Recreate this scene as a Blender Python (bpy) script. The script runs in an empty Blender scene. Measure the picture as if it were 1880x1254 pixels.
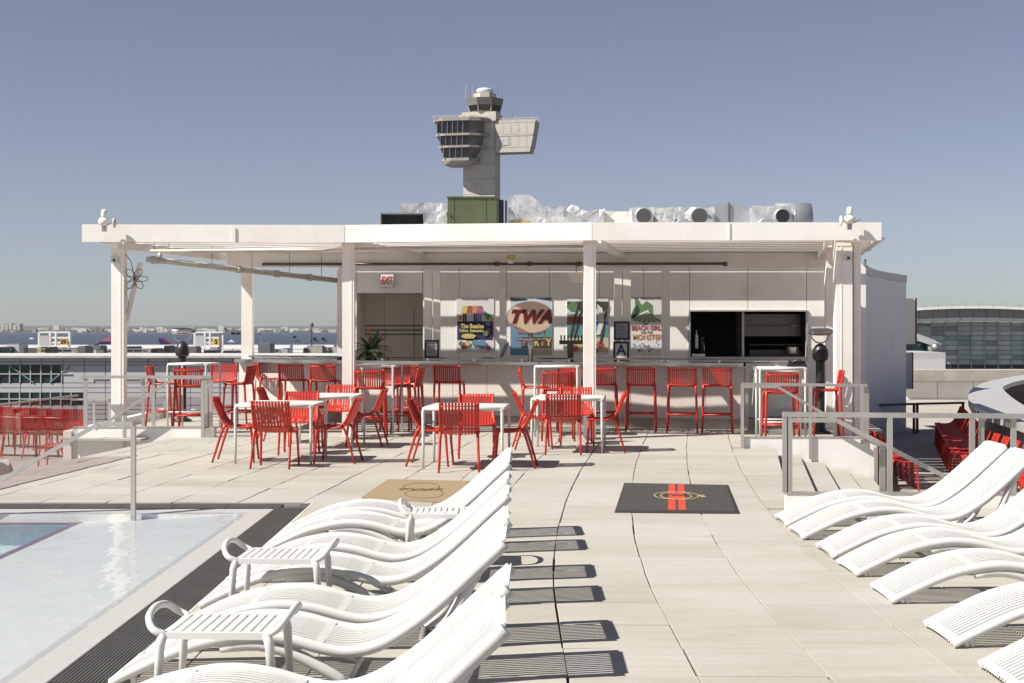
import bpy, math, random
from mathutils import Vector, noise
random.seed(7)
R = math.radians
SC = bpy.context.scene
COL = SC.collection
F, H, CX, CY = 2600.0, 1.7, 940.0, 601.0      # focal length (px of the photo), eye height, vanishing point

# ------------------------------------------------------------------ camera
cam_d = bpy.data.cameras.new('camera'); cam = bpy.data.objects.new('camera', cam_d); COL.objects.link(cam)
cam.location = (0, 0, H); cam.rotation_euler = (R(90), 0, 0)
cam_d.sensor_width = 36; cam_d.lens = 36 * F / 1880; cam_d.shift_y = -26 / 1880
cam_d.clip_start = .1; cam_d.clip_end = 30000
SC.camera = cam
# ------------------------------------------------------------------ world, sun, exposure
SUN = Vector((-.86, -.38, 1.0)).normalized()
elev = math.asin(SUN.z); azim = math.atan2(SUN.x, SUN.y)
w = bpy.data.worlds.new('World'); SC.world = w; w.use_nodes = True
nt = w.node_tree; nt.nodes.clear()
out = nt.nodes.new('ShaderNodeOutputWorld'); bg = nt.nodes.new('ShaderNodeBackground')
sky = nt.nodes.new('ShaderNodeTexSky'); sky.sky_type = 'NISHITA'; sky.sun_disc = False
sky.sun_elevation = elev; sky.sun_rotation = azim; sky.altitude = 20
sky.air_density = .7; sky.dust_density = .4; sky.ozone_density = 1.7
hs = nt.nodes.new('ShaderNodeHueSaturation'); hs.inputs['Saturation'].default_value = .70
hs.inputs['Hue'].default_value = .520
nt.links.new(sky.outputs[0], hs.inputs['Color']); nt.links.new(hs.outputs[0], bg.inputs[0])
bg.inputs[1].default_value = .048
nt.links.new(bg.outputs[0], out.inputs[0])
sd = bpy.data.lights.new('sun', 'SUN'); sd.energy = 4.6; sd.angle = R(.53); sd.color = (1, .96, .875)
so = bpy.data.objects.new('sun', sd); COL.objects.link(so); so.rotation_euler = SUN.to_track_quat('Z', 'Y').to_euler()
so.location = (0, 0, 60)
SC.view_settings.view_transform = 'Standard'; SC.view_settings.look = 'None'
SC.view_settings.exposure = 0.84; SC.view_settings.gamma = 1.0; SC.view_settings.use_curve_mapping = False
SC.cycles.max_bounces = 12; SC.cycles.diffuse_bounces = 8; SC.cycles.transparent_max_bounces = 24

# ------------------------------------------------------------------ helpers
def X(px, d): return (px - CX) / F * d
def Z(py, d): return H - (py - CY) / F * d
def P(px, py, d): return Vector((X(px, d), d, Z(py, d)))

def mat(name, col, rough=.6, metal=0.0, var=.0, scale=3.0, bump=0.0, bscale=60.0, spec=.5, streak=None, col2=None, dirt=0.0, coat=0.0):
    m = bpy.data.materials.new(name); m.use_nodes = True
    n, l = m.node_tree.nodes, m.node_tree.links
    b = n['Principled BSDF']; b.inputs['Roughness'].default_value = rough; b.inputs['Metallic'].default_value = metal
    b.inputs['Specular IOR Level'].default_value = spec
    b.inputs['Coat Weight'].default_value = coat
    c = (*col, 1)
    b.inputs['Base Color'].default_value = c
    tc = n.new('ShaderNodeTexCoord')
    src = None
    if var > 0 or col2:
        mp = n.new('ShaderNodeMapping'); l.new(tc.outputs['Object'], mp.inputs[0])
        if streak: mp.inputs['Scale'].default_value = streak
        t = n.new('ShaderNodeTexNoise'); t.inputs['Scale'].default_value = scale; t.inputs['Detail'].default_value = 6
        t.inputs['Roughness'].default_value = .6
        l.new(mp.outputs[0], t.inputs[0])
        r = n.new('ShaderNodeValToRGB'); r.color_ramp.elements[0].position = .3; r.color_ramp.elements[1].position = .7
        a = col2 or tuple(max(0, v * (1 - var)) for v in col)
        bb = col if col2 else tuple(min(1, v * (1 + var * .6)) for v in col)
        r.color_ramp.elements[0].color = (*a, 1); r.color_ramp.elements[1].color = (*bb, 1)
        l.new(t.outputs[0], r.inputs[0]); src = r.outputs[0]
    if dirt > 0:
        t2 = n.new('ShaderNodeTexNoise'); t2.inputs['Scale'].default_value = .9; t2.inputs['Detail'].default_value = 9
        t2.inputs['Roughness'].default_value = .72
        l.new(tc.outputs['Object'], t2.inputs[0])
        r2 = n.new('ShaderNodeValToRGB'); r2.color_ramp.elements[0].position = .36; r2.color_ramp.elements[1].position = .56
        k = 1 - dirt
        r2.color_ramp.elements[0].color = (k, k * .96, k * .9, 1); r2.color_ramp.elements[1].color = (1, 1, 1, 1)
        l.new(t2.outputs[0], r2.inputs[0])
        mx = n.new('ShaderNodeMix'); mx.data_type = 'RGBA'; mx.blend_type = 'MULTIPLY'; mx.inputs[0].default_value = 1
        if src: l.new(src, mx.inputs[6])
        else: mx.inputs[6].default_value = c
        l.new(r2.outputs[0], mx.inputs[7]); src = mx.outputs[2]
    if src: l.new(src, b.inputs['Base Color'])
    if bump > 0:
        t3 = n.new('ShaderNodeTexNoise'); t3.inputs['Scale'].default_value = bscale; t3.inputs['Detail'].default_value = 5
        l.new(tc.outputs['Object'], t3.inputs[0])
        bp = n.new('ShaderNodeBump'); bp.inputs['Strength'].default_value = bump; bp.inputs['Distance'].default_value = .01
        l.new(t3.outputs[0], bp.inputs['Height']); l.new(bp.outputs[0], b.inputs['Normal'])
    return m

def glassy(name, tint, refl_ior=1.45, rough=.02, bump=0, bscale=4, alpha=None, stretch=None, bdist=.02):
    """clear sheet: tinted see-through plus a fresnel mirror"""
    m = bpy.data.materials.new(name); m.use_nodes = True
    n, l = m.node_tree.nodes, m.node_tree.links; n.clear()
    o = n.new('ShaderNodeOutputMaterial'); tr = n.new('ShaderNodeBsdfTransparent'); tr.inputs[0].default_value = (*tint, 1)
    gl = n.new('ShaderNodeBsdfGlossy'); gl.inputs['Roughness'].default_value = rough
    fr = n.new('ShaderNodeFresnel'); gg = n.new('ShaderNodeNewGeometry'); mr = n.new('ShaderNodeMapRange')
    mr.inputs['To Min'].default_value = refl_ior; mr.inputs['To Max'].default_value = 1 / refl_ior
    l.new(gg.outputs['Backfacing'], mr.inputs['Value']); l.new(mr.outputs[0], fr.inputs[0])
    mx = n.new('ShaderNodeMixShader'); l.new(fr.outputs[0], mx.inputs[0]); l.new(tr.outputs[0], mx.inputs[1]); l.new(gl.outputs[0], mx.inputs[2])
    l.new(mx.outputs[0], o.inputs[0])
    if bump:
        tc = n.new('ShaderNodeTexCoord'); mp = n.new('ShaderNodeMapping'); l.new(tc.outputs['Object'], mp.inputs[0])
        if stretch: mp.inputs['Scale'].default_value = stretch
        t = n.new('ShaderNodeTexNoise'); t.inputs['Scale'].default_value = bscale; t.inputs['Detail'].default_value = 3
        l.new(mp.outputs[0], t.inputs[0])
        bp = n.new('ShaderNodeBump'); bp.inputs['Strength'].default_value = bump; bp.inputs['Distance'].default_value = bdist
        l.new(t.outputs[0], bp.inputs['Height']); l.new(bp.outputs[0], gl.inputs['Normal']); l.new(bp.outputs[0], fr.inputs['Normal'])
    return m

class MB:
    def __init__(s): s.v, s.f = [], []
    def add(s, vs, fs):
        k = len(s.v); s.v += [Vector(a) for a in vs]; s.f += [tuple(i + k for i in f) for f in fs]; return s
    def box(s, x0, x1, y0, y1, z0, z1):
        return s.add([(x0,y0,z0),(x1,y0,z0),(x1,y1,z0),(x0,y1,z0),(x0,y0,z1),(x1,y0,z1),(x1,y1,z1),(x0,y1,z1)],
              [(0,3,2,1),(4,5,6,7),(0,1,5,4),(1,2,6,5),(2,3,7,6),(3,0,4,7)])
    def hexa(s, bot, top):      # four corners counter-clockwise from above, bottom and top
        return s.add(list(bot) + list(top), [(0,3,2,1),(4,5,6,7),(0,1,5,4),(1,2,6,5),(2,3,7,6),(3,0,4,7)])
    def prism(s, poly, z0, z1):
        n = len(poly); vs = [(p[0], p[1], z0) for p in poly] + [(p[0], p[1], z1) for p in poly]
        return s.add(vs, [tuple(range(n))[::-1], tuple(range(n, 2*n))] + [(i, (i+1)%n, (i+1)%n+n, i+n) for i in range(n)])
    def slabxz(s, poly, y0, y1):   # outline in x,z (counter-clockwise seen from -y) with thickness in y
        n = len(poly); vs = [(p[0], y0, p[1]) for p in poly] + [(p[0], y1, p[1]) for p in poly]
        return s.add(vs, [tuple(range(n)), tuple(range(n, 2*n))[::-1]] + [((i+1)%n, i, i+n, (i+1)%n+n) for i in range(n)])
    def bar(s, a, b, wx=.04, wz=.04, up=(0,0,1)):   # rectangular bar from a to b
        a, b = Vector(a), Vector(b); d = (b - a).normalized(); up = Vector(up)
        if abs(d.dot(up)) > .95: up = Vector((0, 1, 0))
        sx = d.cross(up).normalized() * wx / 2; sz = sx.cross(d).normalized() * wz / 2
        return s.hexa([a - sx - sz, a + sx - sz, b + sx - sz, b - sx - sz], [a - sx + sz, a + sx + sz, b + sx + sz, b - sx + sz])
    def tube(s, pts, r, n=8, ry=None, cap=True):
        pts = [Vector(p) for p in pts]; m = len(pts)
        rr = r if isinstance(r, (list, tuple)) else [r] * m
        k = len(s.v); prev = None
        for i, p in enumerate(pts):
            d = (pts[min(i+1, m-1)] - pts[max(i-1, 0)])
            d = d.normalized() if d.length > 1e-9 else Vector((0,0,1))
            if prev is None:
                u = Vector((0,0,1)) if abs(d.z) < .9 else Vector((0,1,0))
                a = d.cross(u).normalized()
            else:
                a = (prev - d * prev.dot(d)).normalized()
            prev = a; b = a.cross(d).normalized()
            q = ry or 1.0
            for j in range(n):
                t = 2 * math.pi * j / n
                s.v.append(p + a * math.cos(t) * rr[i] + b * math.sin(t) * rr[i] * q)
        for i in range(m - 1):
            for j in range(n):
                s.f.append((k+i*n+j, k+i*n+(j+1)%n, k+(i+1)*n+(j+1)%n, k+(i+1)*n+j))
        if cap:
            s.f.append(tuple(k + j for j in range(n))[::-1]); s.f.append(tuple(k + (m-1)*n + j for j in range(n)))
        return s
    def lathe(s, prof, c=(0,0,0), n=20, axis='z', sx=1, sy=1):
        k = len(s.v); c = Vector(c)
        for (r, h) in prof:
            for j in range(n):
                t = 2*math.pi*j/n; a, b = r*math.cos(t)*sx, r*math.sin(t)*sy
                s.v.append(c + (Vector((a, b, h)) if axis == 'z' else Vector((a, h, b)) if axis == 'y' else Vector((h, a, b))))
        for i in range(len(prof)-1):
            for j in range(n): s.f.append((k+i*n+j, k+i*n+(j+1)%n, k+(i+1)*n+(j+1)%n, k+(i+1)*n+j))
        s.f.append(tuple(k+j for j in range(n))[::-1]); s.f.append(tuple(k+(len(prof)-1)*n+j for j in range(n)))
        return s
    def wrinkle(s, x0,x1,y0,y1,z0,z1, step=.12, amp=.03, seed=0, fq=6.0, taper=None):
        """box whose skin is crumpled like foil wrap"""
        import bmesh
        nx, ny, nz = [max(1, round((b-a)/step)) for a, b in ((x0,x1),(y0,y1),(z0,z1))]
        idx = {}
        def vid(i,j,k):
            if (i,j,k) in idx: return idx[(i,j,k)]
            p = Vector((x0+(x1-x0)*i/nx, y0+(y1-y0)*j/ny, z0+(z1-z0)*k/nz))
            if taper: p = taper(p)
            q = p * fq + Vector((seed*7.3, seed*1.7, 0))
            p = p + Vector((noise.noise(q), noise.noise(q+Vector((9,3,1))), noise.noise(q+Vector((2,8,5))))) * amp*1.6
            p = p + Vector((random.uniform(-1,1),random.uniform(-1,1),random.uniform(-1,1)))*amp*.35
            idx[(i,j,k)] = len(s.v); s.v.append(p); return idx[(i,j,k)]
        for j in range(ny):
            for k in range(nz):
                s.f.append((vid(0,j,k),vid(0,j,k+1),vid(0,j+1,k+1),vid(0,j+1,k))); s.f.append((vid(nx,j,k),vid(nx,j+1,k),vid(nx,j+1,k+1),vid(nx,j,k+1)))
        for i in range(nx):
            for k in range(nz):
                s.f.append((vid(i,0,k),vid(i+1,0,k),vid(i+1,0,k+1),vid(i,0,k+1))); s.f.append((vid(i,ny,k),vid(i,ny,k+1),vid(i+1,ny,k+1),vid(i+1,ny,k)))
            for j in range(ny):
                s.f.append((vid(i,j,0),vid(i,j+1,0),vid(i+1,j+1,0),vid(i+1,j,0))); s.f.append((vid(i,j,nz),vid(i+1,j,nz),vid(i+1,j+1,nz),vid(i,j+1,nz)))
        return s
    def mesh(s, name, m, origin=Vector((0,0,0)), smooth=False):
        me = bpy.data.meshes.new(name)
        me.from_pydata([tuple(v - origin) for v in s.v], [], s.f); me.update()
        if smooth:
            me.polygons.foreach_set('use_smooth', [len(p.vertices) == 4 for p in me.polygons]); me.update()
        if m: me.materials.append(m)
        return me
    def build(s, name, m, parent=None, smooth=False, **kw):
        if parent is not None: org = world_loc(parent)
        else:
            xs = [v.x for v in s.v]; ys = [v.y for v in s.v]; zs = [v.z for v in s.v]
            org = Vector(((min(xs)+max(xs))/2, (min(ys)+max(ys))/2, min(zs)))
        o = bpy.data.objects.new(name, s.mesh(name, m, org, smooth)); COL.objects.link(o)
        if parent is not None: o.parent = parent
        else: o.location = org
        for k, v in kw.items(): o[k] = v
        return o

def world_loc(o):
    p = Vector(o.location)
    while o.parent: o = o.parent; p = p + Vector(o.location)
    return p
def thing(name, label, cat, loc=(0,0,0), group=None):
    o = bpy.data.objects.new(name, None); COL.objects.link(o); o.location = loc; o.empty_display_size = .1
    o['label'] = label; o['category'] = cat
    if group: o['group'] = group
    return o
def kids(o): return [c for c in bpy.data.objects if c.parent == o]
def copy_tree(src, loc, rz=0.0, label=None, group=None, child=None, scale=None):
    child = child if child is not None else {}
    def rec(o, parent):
        c = o.copy(); COL.objects.link(c); c.parent = parent
        for k in TREE.get(o.name, []): rec(k, c)
        return c
    r = rec(src, None); r.location = loc; r.rotation_euler = (0, 0, rz)
    if scale: r.scale = scale
    if label: r['label'] = label
    if group: r['group'] = group
    return r
TREE = {}
def remember(root):
    ks = kids(root); TREE[root.name] = ks
    for k in ks: TREE[k.name] = kids(k)
def place(first, proto, n, loc, rz, label, group=None):
    if n == 0:
        proto.location = loc; proto.rotation_euler = (0,0,rz); proto['label'] = label
        if group: proto['group'] = group
        return proto
    return copy_tree(proto, loc, rz, label, group)

def text_mesh(txt, size, m, loc, parent, name='lettering', shear=0, bold=0, ext=.002, align='CENTER', sx=1.0, font_space=1.0):
    cu = bpy.data.curves.new(name, 'FONT'); cu.body = txt; cu.size = size; cu.shear = shear; cu.offset = bold; cu.extrude = ext
    cu.align_x = align; cu.align_y = 'CENTER'; cu.space_character = font_space; cu.resolution_u = 3
    tmp = bpy.data.objects.new('tmp', cu); COL.objects.link(tmp)
    dg = bpy.context.evaluated_depsgraph_get(); me = bpy.data.meshes.new_from_object(tmp.evaluated_get(dg))
    bpy.data.objects.remove(tmp)
    me.name = name
    for v in me.vertices: v.co = Vector((v.co.x * sx, -v.co.z, v.co.y))
    me.materials.clear(); me.materials.append(m)
    o = bpy.data.objects.new(name, me); COL.objects.link(o)
    if parent: o.parent = parent; o.location = Vector(loc) - world_loc(parent)
    else: o.location = loc
    return o
def lerp(a, b, t): return a + (b - a) * t
def interp(pts, x):
    if x <= pts[0][0]: return pts[0][1]
    for (a, b), (c, d) in zip(pts, pts[1:]):
        if x <= c: return b + (d - b) * (x - a) / (c - a)
    return pts[-1][1]
def spline(pts, n):
    """catmull-rom through 2d/3d points"""
    pts = [Vector(p) for p in pts]; q = [2*pts[0]-pts[1]] + pts + [2*pts[-1]-pts[-2]]; out = []
    m = len(pts) - 1
    for i in range(n + 1):
        t = i / n * m; k = min(int(t), m - 1); t -= k
        a, b, c, d = q[k], q[k+1], q[k+2], q[k+3]
        out.append(.5*((2*b) + (c-a)*t + (2*a-5*b+4*c-d)*t*t + (3*b-a-3*c+d)*t**3))
    return out

# ------------------------------------------------------------------ materials
M = {}
M['white'] = mat('white_paint', (.82,.81,.785), .55, var=.03, scale=1.5, dirt=.06)
M['white2'] = mat('white_panel', (.83,.82,.79), .6, var=.03, scale=2, dirt=.06)
M['wallpanel'] = mat('wall_panel_paint', (.87,.855,.825), .55, var=.03, scale=2, dirt=.05)
M['plastic'] = mat('white_moulded_plastic', (.60,.592,.572), .42, var=.03, scale=5, bump=.05, bscale=180)
M['red'] = mat('red_moulded_plastic', (.46,.027,.014), .42, var=.16, scale=4, bump=.05, bscale=150)
M['steel'] = mat('brushed_steel', (.52,.50,.465), .42, .65, var=.12, scale=8, streak=(1,1,.1))
M['steel2'] = mat('counter_steel', (.55,.54,.53), .18, 1.0, var=.08, scale=3)
M['galv'] = mat('galvanised_steel', (.42,.42,.42), .42, .9, var=.2, scale=5)
M['pipe'] = mat('pale_pipe', (.50,.47,.42), .5, .2, var=.2, scale=6)
M['pipedark'] = mat('dark_pipe', (.12,.10,.085), .5, .4, var=.2, scale=6)
M['black'] = mat('black_plastic', (.018,.017,.017), .4, var=.2, scale=6)
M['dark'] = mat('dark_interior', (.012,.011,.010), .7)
M['mouth'] = mat('duct_inside', (.10,.10,.095), .5, .5)
M['darkgap'] = mat('joint_bed', (.27,.25,.22), .9, var=.2, scale=8)
M['terrazzo'] = mat('terrazzo', (.66,.61,.56), .5, col2=(.47,.41,.37), scale=55)
M['concrete'] = mat('concrete', (.40,.37,.33), .85, var=.15, scale=2, dirt=.2, bump=.3)
M['towerconc'] = mat('tower_concrete', (.56,.52,.465), .85, var=.10, scale=.25, dirt=.12)
M['towerledge'] = mat('tower_ledge_shade', (.30,.27,.24), .8, var=.1, scale=.4)  # darkened concrete: the shade on the cab ledges put into its colour
M['towerdark'] = mat('tower_cladding', (.17,.155,.14), .8, var=.1, scale=.4)
M['towerlight'] = mat('tower_panel', (.50,.47,.42), .8, var=.08, scale=.3, dirt=.1)
M['towerglass'] = mat('tower_window_glass', (.012,.013,.015), .15)
M['green'] = mat('green_enamel', (.095,.115,.058), .45, var=.08, scale=2, dirt=.1)
M['foil'] = mat('foil_wrap', (.80,.79,.77), .30, .68, var=.35, scale=7, bump=1.0, bscale=14)
M['sheet'] = mat('sheet_metal', (.45,.47,.50), .45, .6, var=.08, scale=2, streak=(4,4,.4))
M['clad'] = mat('lavender_grey_cladding', (.60,.58,.61), .55, var=.06, scale=1.2)
M['cladtrim'] = mat('cladding_trim', (.42,.42,.42), .5, var=.05)
M['champ'] = mat('brushed_champagne_metal', (.56,.42,.30), .5, .15, var=.1, scale=14)
M['signred'] = mat('dark_red_enamel', (.105,.004,.007), .4)
M['exitred'] = mat('exit_red', (.62,.05,.02), .5)
M['mosaic'] = None
M['kraft'] = mat('coir_fibre', (.29,.21,.125), .95, var=.25, scale=90, bump=.4, bscale=300)
M['kraftdark'] = mat('coir_print', (.13,.085,.04), .95, var=.2, scale=60)
M['rubber'] = mat('charcoal_carpet', (.065,.060,.052), .95, col2=(.026,.024,.021), scale=90, bump=.5, bscale=300)
M['rubberedge'] = mat('mat_edge_rubber', (.03,.027,.024), .7)
M['matred'] = mat('mat_red_pile', (.50,.045,.02), .9, var=.2, scale=90)
M['matgold'] = mat('mat_gold_print', (.38,.28,.16), .9)
M['leaf'] = mat('palm_leaf', (.035,.065,.022), .45, var=.4, scale=9)
M['orange'] = mat('orange_flower', (.45,.16,.03), .6, var=.2)
M['paper'] = mat('paper', (.72,.71,.68), .7)
M['greypaper'] = mat('grey_print', (.34,.35,.37), .6, var=.1, scale=40)
M['stripe'] = mat('teal_stripe', (.13,.22,.25), .6)
M['beige'] = mat('beige_panel', (.78,.73,.65), .6, var=.05)
M['yellow'] = mat('gate_sign_yellow', (.75,.45,.03), .5)
M['yellowbox'] = mat('mustard_box', (.45,.34,.12), .6)
M['purple'] = mat('stair_nosing_tile', (.16,.085,.13), .4)
M['roofwhite'] = mat('white_roof_membrane', (.52,.515,.51), .8, var=.12, scale=.03, dirt=.25)
M['metalgrey'] = mat('grey_facade_panel', (.50,.49,.50), .6, .0, var=.06, scale=.4)
M['metalgrey2'] = mat('grey_facade_base', (.15,.145,.145), .7)
M['tealglass'] = mat('teal_window_glass', (.02,.045,.045), .12, var=.6, scale=.6)
M['fasciagrey'] = mat('terminal_fascia', (.36,.35,.37), .6, var=.05, scale=.2)
M['greenglass2'] = mat('green_glazing_dark', (.26,.33,.28), .35, var=.4, scale=.15)
M['greenglass3'] = mat('green_glazing_light', (.50,.56,.50), .35, var=.3, scale=.15)
M['greenglass'] = mat('pale_green_glazing', (.44,.52,.45), .4, var=.30, scale=.12)
M['asphalt'] = mat('apron_asphalt', (.09,.088,.085), .9, var=.2, scale=.03)
M['farland'] = mat('far_land', (.075,.08,.075), .95, var=.3, scale=.004)
M['fartree'] = mat('far_woodland', (.055,.06,.05), .95, var=.3, scale=.02)
M['bay'] = mat('bay_water', (.020,.032,.062), .38, var=.15, scale=.01, streak=(.3,3,1))
M['house'] = [mat('far_house_%s' % n, c, .8) for n, c in (('cream', (.50,.45,.39)), ('white', (.62,.60,.57)), ('brick', (.26,.16,.12)), ('grey', (.30,.30,.31)))]
M['lowfloor'] = mat('lower_terrace_paving', (.37,.345,.31), .85, var=.1, scale=1.2, dirt=.15)
M['ringtop'] = mat('curved_parapet_metal', (.40,.395,.39), .5, .1, var=.08, scale=1)
M['glass'] = glassy('glass_panel', (.86,.82,.83), 1.3)
M['water'] = glassy('pool_water_surface', (.95,.975,.985), 1.17, .0, bump=.55, bscale=2.8, stretch=(1,.6,1), bdist=.026)

def tile_mat():
    m = bpy.data.materials.new('deck_tile'); m.use_nodes = True
    n, l = m.node_tree.nodes, m.node_tree.links; b = n['Principled BSDF']; b.inputs['Roughness'].default_value = .8
    g = n.new('ShaderNodeNewGeometry'); oi = n.new('ShaderNodeObjectInfo')
    def nz(scale, st, det=8, ro=.6):
        mp = n.new('ShaderNodeMapping'); mp.inputs['Scale'].default_value = st; l.new(g.outputs['Position'], mp.inputs[0])
        t = n.new('ShaderNodeTexNoise'); t.inputs['Scale'].default_value = scale; t.inputs['Detail'].default_value = det; t.inputs['Roughness'].default_value = ro
        l.new(mp.outputs[0], t.inputs[0]); return t.outputs[0]
    def ramp(src, p0, p1, c0, c1):
        r = n.new('ShaderNodeValToRGB'); r.color_ramp.elements[0].position = p0; r.color_ramp.elements[1].position = p1
        r.color_ramp.elements[0].color = (*c0, 1); r.color_ramp.elements[1].color = (*c1, 1); l.new(src, r.inputs[0]); return r.outputs[0]
    def mul(a, b_):
        x = n.new('ShaderNodeMix'); x.data_type = 'RGBA'; x.blend_type = 'MULTIPLY'; x.inputs[0].default_value = 1
        l.new(a, x.inputs[6]); l.new(b_, x.inputs[7]); return x.outputs[2]
    c = ramp(nz(3.0, (.5, 5, 1)), .3, .7, (.392,.372,.330), (.446,.424,.380))
    c = mul(c, ramp(nz(.55, (.5, 1.2, 1), 10, .75), .38, .55, (.87,.85,.815), (1,1,1)))
    c = mul(c, ramp(nz(60, (1, 1, 1), 3), .35, .65, (.92,.92,.92), (1,1,1)))
    c = mul(c, ramp(nz(9, (.7, 2.6, 1), 10, .8), .30, .40, (.80,.78,.74), (1,1,1)))
    c = mul(c, ramp(oi.outputs['Random'], 0, 1, (.895,.89,.88), (1,1,1)))
    l.new(c, b.inputs['Base Color'])
    bp = n.new('ShaderNodeBump'); bp.inputs['Strength'].default_value = .25; bp.inputs['Distance'].default_value = .004
    l.new(nz(90, (1, 1, 1), 4), bp.inputs['Height']); l.new(bp.outputs[0], b.inputs['Normal'])
    return m
M['tile'] = tile_mat()
def mosaic_mat(name, ca, cb, gap, s=.022):
    m = bpy.data.materials.new(name); m.use_nodes = True
    n, l = m.node_tree.nodes, m.node_tree.links; b = n['Principled BSDF']; b.inputs['Roughness'].default_value = .35
    g = n.new('ShaderNodeNewGeometry'); br = n.new('ShaderNodeTexBrick'); br.offset = 0
    br.inputs['Scale'].default_value = 1; br.inputs['Brick Width'].default_value = s; br.inputs['Row Height'].default_value = s
    br.inputs['Mortar Size'].default_value = s * .09; br.inputs['Color1'].default_value = (*ca, 1); br.inputs['Color2'].default_value = (*cb, 1); br.inputs['Mortar'].default_value = (*gap, 1)
    l.new(g.outputs['Position'], br.inputs[0]); l.new(br.outputs[0], b.inputs['Base Color'])
    bp = n.new('ShaderNodeBump'); bp.inputs['Strength'].default_value = .5; bp.inputs['Distance'].default_value = .003; bp.invert = True
    l.new(br.outputs[1], bp.inputs['Height']); l.new(bp.outputs[0], b.inputs['Normal'])
    return m
M['mosaic'] = mosaic_mat('white_pool_mosaic', (.44,.425,.40), (.49,.475,.45), (.34,.325,.31))
M['mosaicblue'] = mosaic_mat('water_tinted_mosaic', (.50,.62,.66), (.56,.68,.71), (.40,.48,.52))  # white tiles; the blue of deep water is put into their colour

# ================================================================== THE SETTING
SLOPE = [(8.7,0),(10,.035),(12,.065),(14,.085),(17,.11),(20,.125),(24,.14),(30,.15)]
def gslope(y): return interp(SLOPE, y) if y > 8.7 else 0.0
_g = [0.0]
for i in range(3000): _g.append(_g[-1] + gslope(i * .01 + .005) * .01)
def g(y): return _g[max(0, min(2999, int(round(y * 100))))]
def corner(k, y):
    """point of the gently fanning tile grid: k columns from the dark joint, row line crossing it at y"""
    s = gslope(y); L = math.hypot(1, s); nx, ny = 1 / L, -s / L
    return Vector((.27 + g(y) + .635 * k * nx, y + .635 * k * ny, 0))
LOW = -.77
def nose(i, y): return 3.71 + .33 * i - (19.9 - y) * .164

# ground sheet, bay, far land
MB().add([(-9000,-900,-15.2),(9000,-900,-15.2),(9000,9400,-15.2),(-9000,9400,-15.2)], [(0,1,2,3)]).build('ground', M['asphalt'], kind='structure')
MB().add([(-8900,640,-15.0),(8900,640,-15.0),(8900,3950,-15.0),(-8900,3950,-15.0)], [(0,1,2,3)]).build('water', M['bay'], kind='structure')
mb = MB()
xs = [-3400 + i * 60 for i in range(115)]
for i, x in enumerate(xs):
    h = 2 + 5 * noise.noise(Vector((x*.003, 1, 0))); h2 = 15.6 + 7*noise.noise(Vector((x*.0016, 4, 0)))
    mb.v += [Vector((x, 3940, -15.1)), Vector((x, 3960, -13.2)), Vector((x, 4500, -12 + h*.5)), Vector((x, 9000, h2 - 6))]
for i in range(len(xs)-1):
    for j in range(3): a = i*4+j; mb.f.append((a, a+4, a+5, a+1))
mb.build('hills', M['farland'], kind='structure')
mb = MB()      # wooded strips on the far shore, too far off to tell trees apart
for i in range(1500):
    x = random.uniform(-1600, 150); y = random.uniform(3990, 4700); s_ = random.uniform(5, 12); z0 = -13
    hh = random.uniform(3.5, 8)
    mb.add([(x-s_,y-s_*.5,z0),(x+s_,y-s_*.6,z0),(x+s_*.8,y+s_,z0),(x-s_,y+s_,z0),(x-s_*.4,y,z0+hh*.8),(x+s_*.5,y,z0+hh)],
           [(0,1,5,4),(1,2,5),(2,3,4,5),(3,0,4)])
mb.build('far_woodland', M['fartree'], kind='stuff', label='dark wooded strip along the far shore of the bay', category='woodland')
for i in range(280):
    px = random.uniform(-30, 660); y = random.uniform(4000, 4550); x = X(px, y)
    wd = random.uniform(8, 26); hh = random.choice([6,7,8,9,10,11,13]) * random.uniform(.8,1.15)
    if random.random() < .06: hh *= 1.7
    z0 = -13.2
    m = M['house'][random.choice([0,0,1,1,1,2,3])]
    mb = MB()
    if hh < 9 :
        mb.slabxz([(x-wd/2,z0),(x+wd/2,z0),(x+wd/2,z0+hh*.7),(x,z0+hh),(x-wd/2,z0+hh*.7)], y, y+10)
    else:
        mb.box(x-wd/2,x+wd/2,y,y+12,z0,z0+hh)
    mb.build('far_house', m, label='small pale building among the low houses on the far shore of the bay', category='house', group='buildings on the far shore')
for k, (a, b, t) in enumerate([(2,8,594),(9,14,595),(16,21,593.5),(23,29,596),(31,36,594.5)]):
    mb = MB(); mb.box(X(a,4100), X(b,4100), 4100, 4130, -13.5, Z(t,4100))
    mb.build('far_apartment_block', M['house'][0], label='pale tower block at the left end of the far shore, %s' % ['leftmost of five','second from the left','third from the left','fourth from the left','rightmost of the five'][k], category='apartment block', group='apartment blocks on the far shore')

# deck slab and its paving
deck_bed = MB()
def bed_poly(poly): deck_bed.prism(poly, -.30, -.035)
# big outline pieces around the pool
bed_poly([(-1.93,-1),(9,-1),(9,13.25),(-1.93,13.25)])
rowys = [6.9 + .6 * j for j in range(-3, 36)]
poolx, pooly = -1.93, 13.72
def inside(p):
    if p.x < poolx + .02 and p.y < pooly: return False
    return True
L_edge = [corner(-10.4, y) for y in (13.0, 15, 17, 19, 21, 22.9)]
bed_poly([(-13,13.72),(1.5,13.72),(1.5,13.251),(4.0,13.251)] if False else [(-9,13.75),(2.55,13.75),(3.71,21.75),(3.0,21.75),(-5.4,21.75),(-5.2,19.5),(-5.45,17.3),(-5.9,15.5),(-9,15.5)])
bed_poly([(-1.93,13.251),(2.55,13.251),(2.55,13.749),(-1.93,13.749)])
bed_poly([(-6.8,22.07),(2.9,22.07),(3.0,20.07),(5.0,20.07),(5.2,21.0),(6.6,26.6),(6.6,28.2),(-6.6,28.2)])
dk = deck_bed.build('pool_deck', M['darkgap'], kind='structure')
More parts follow.
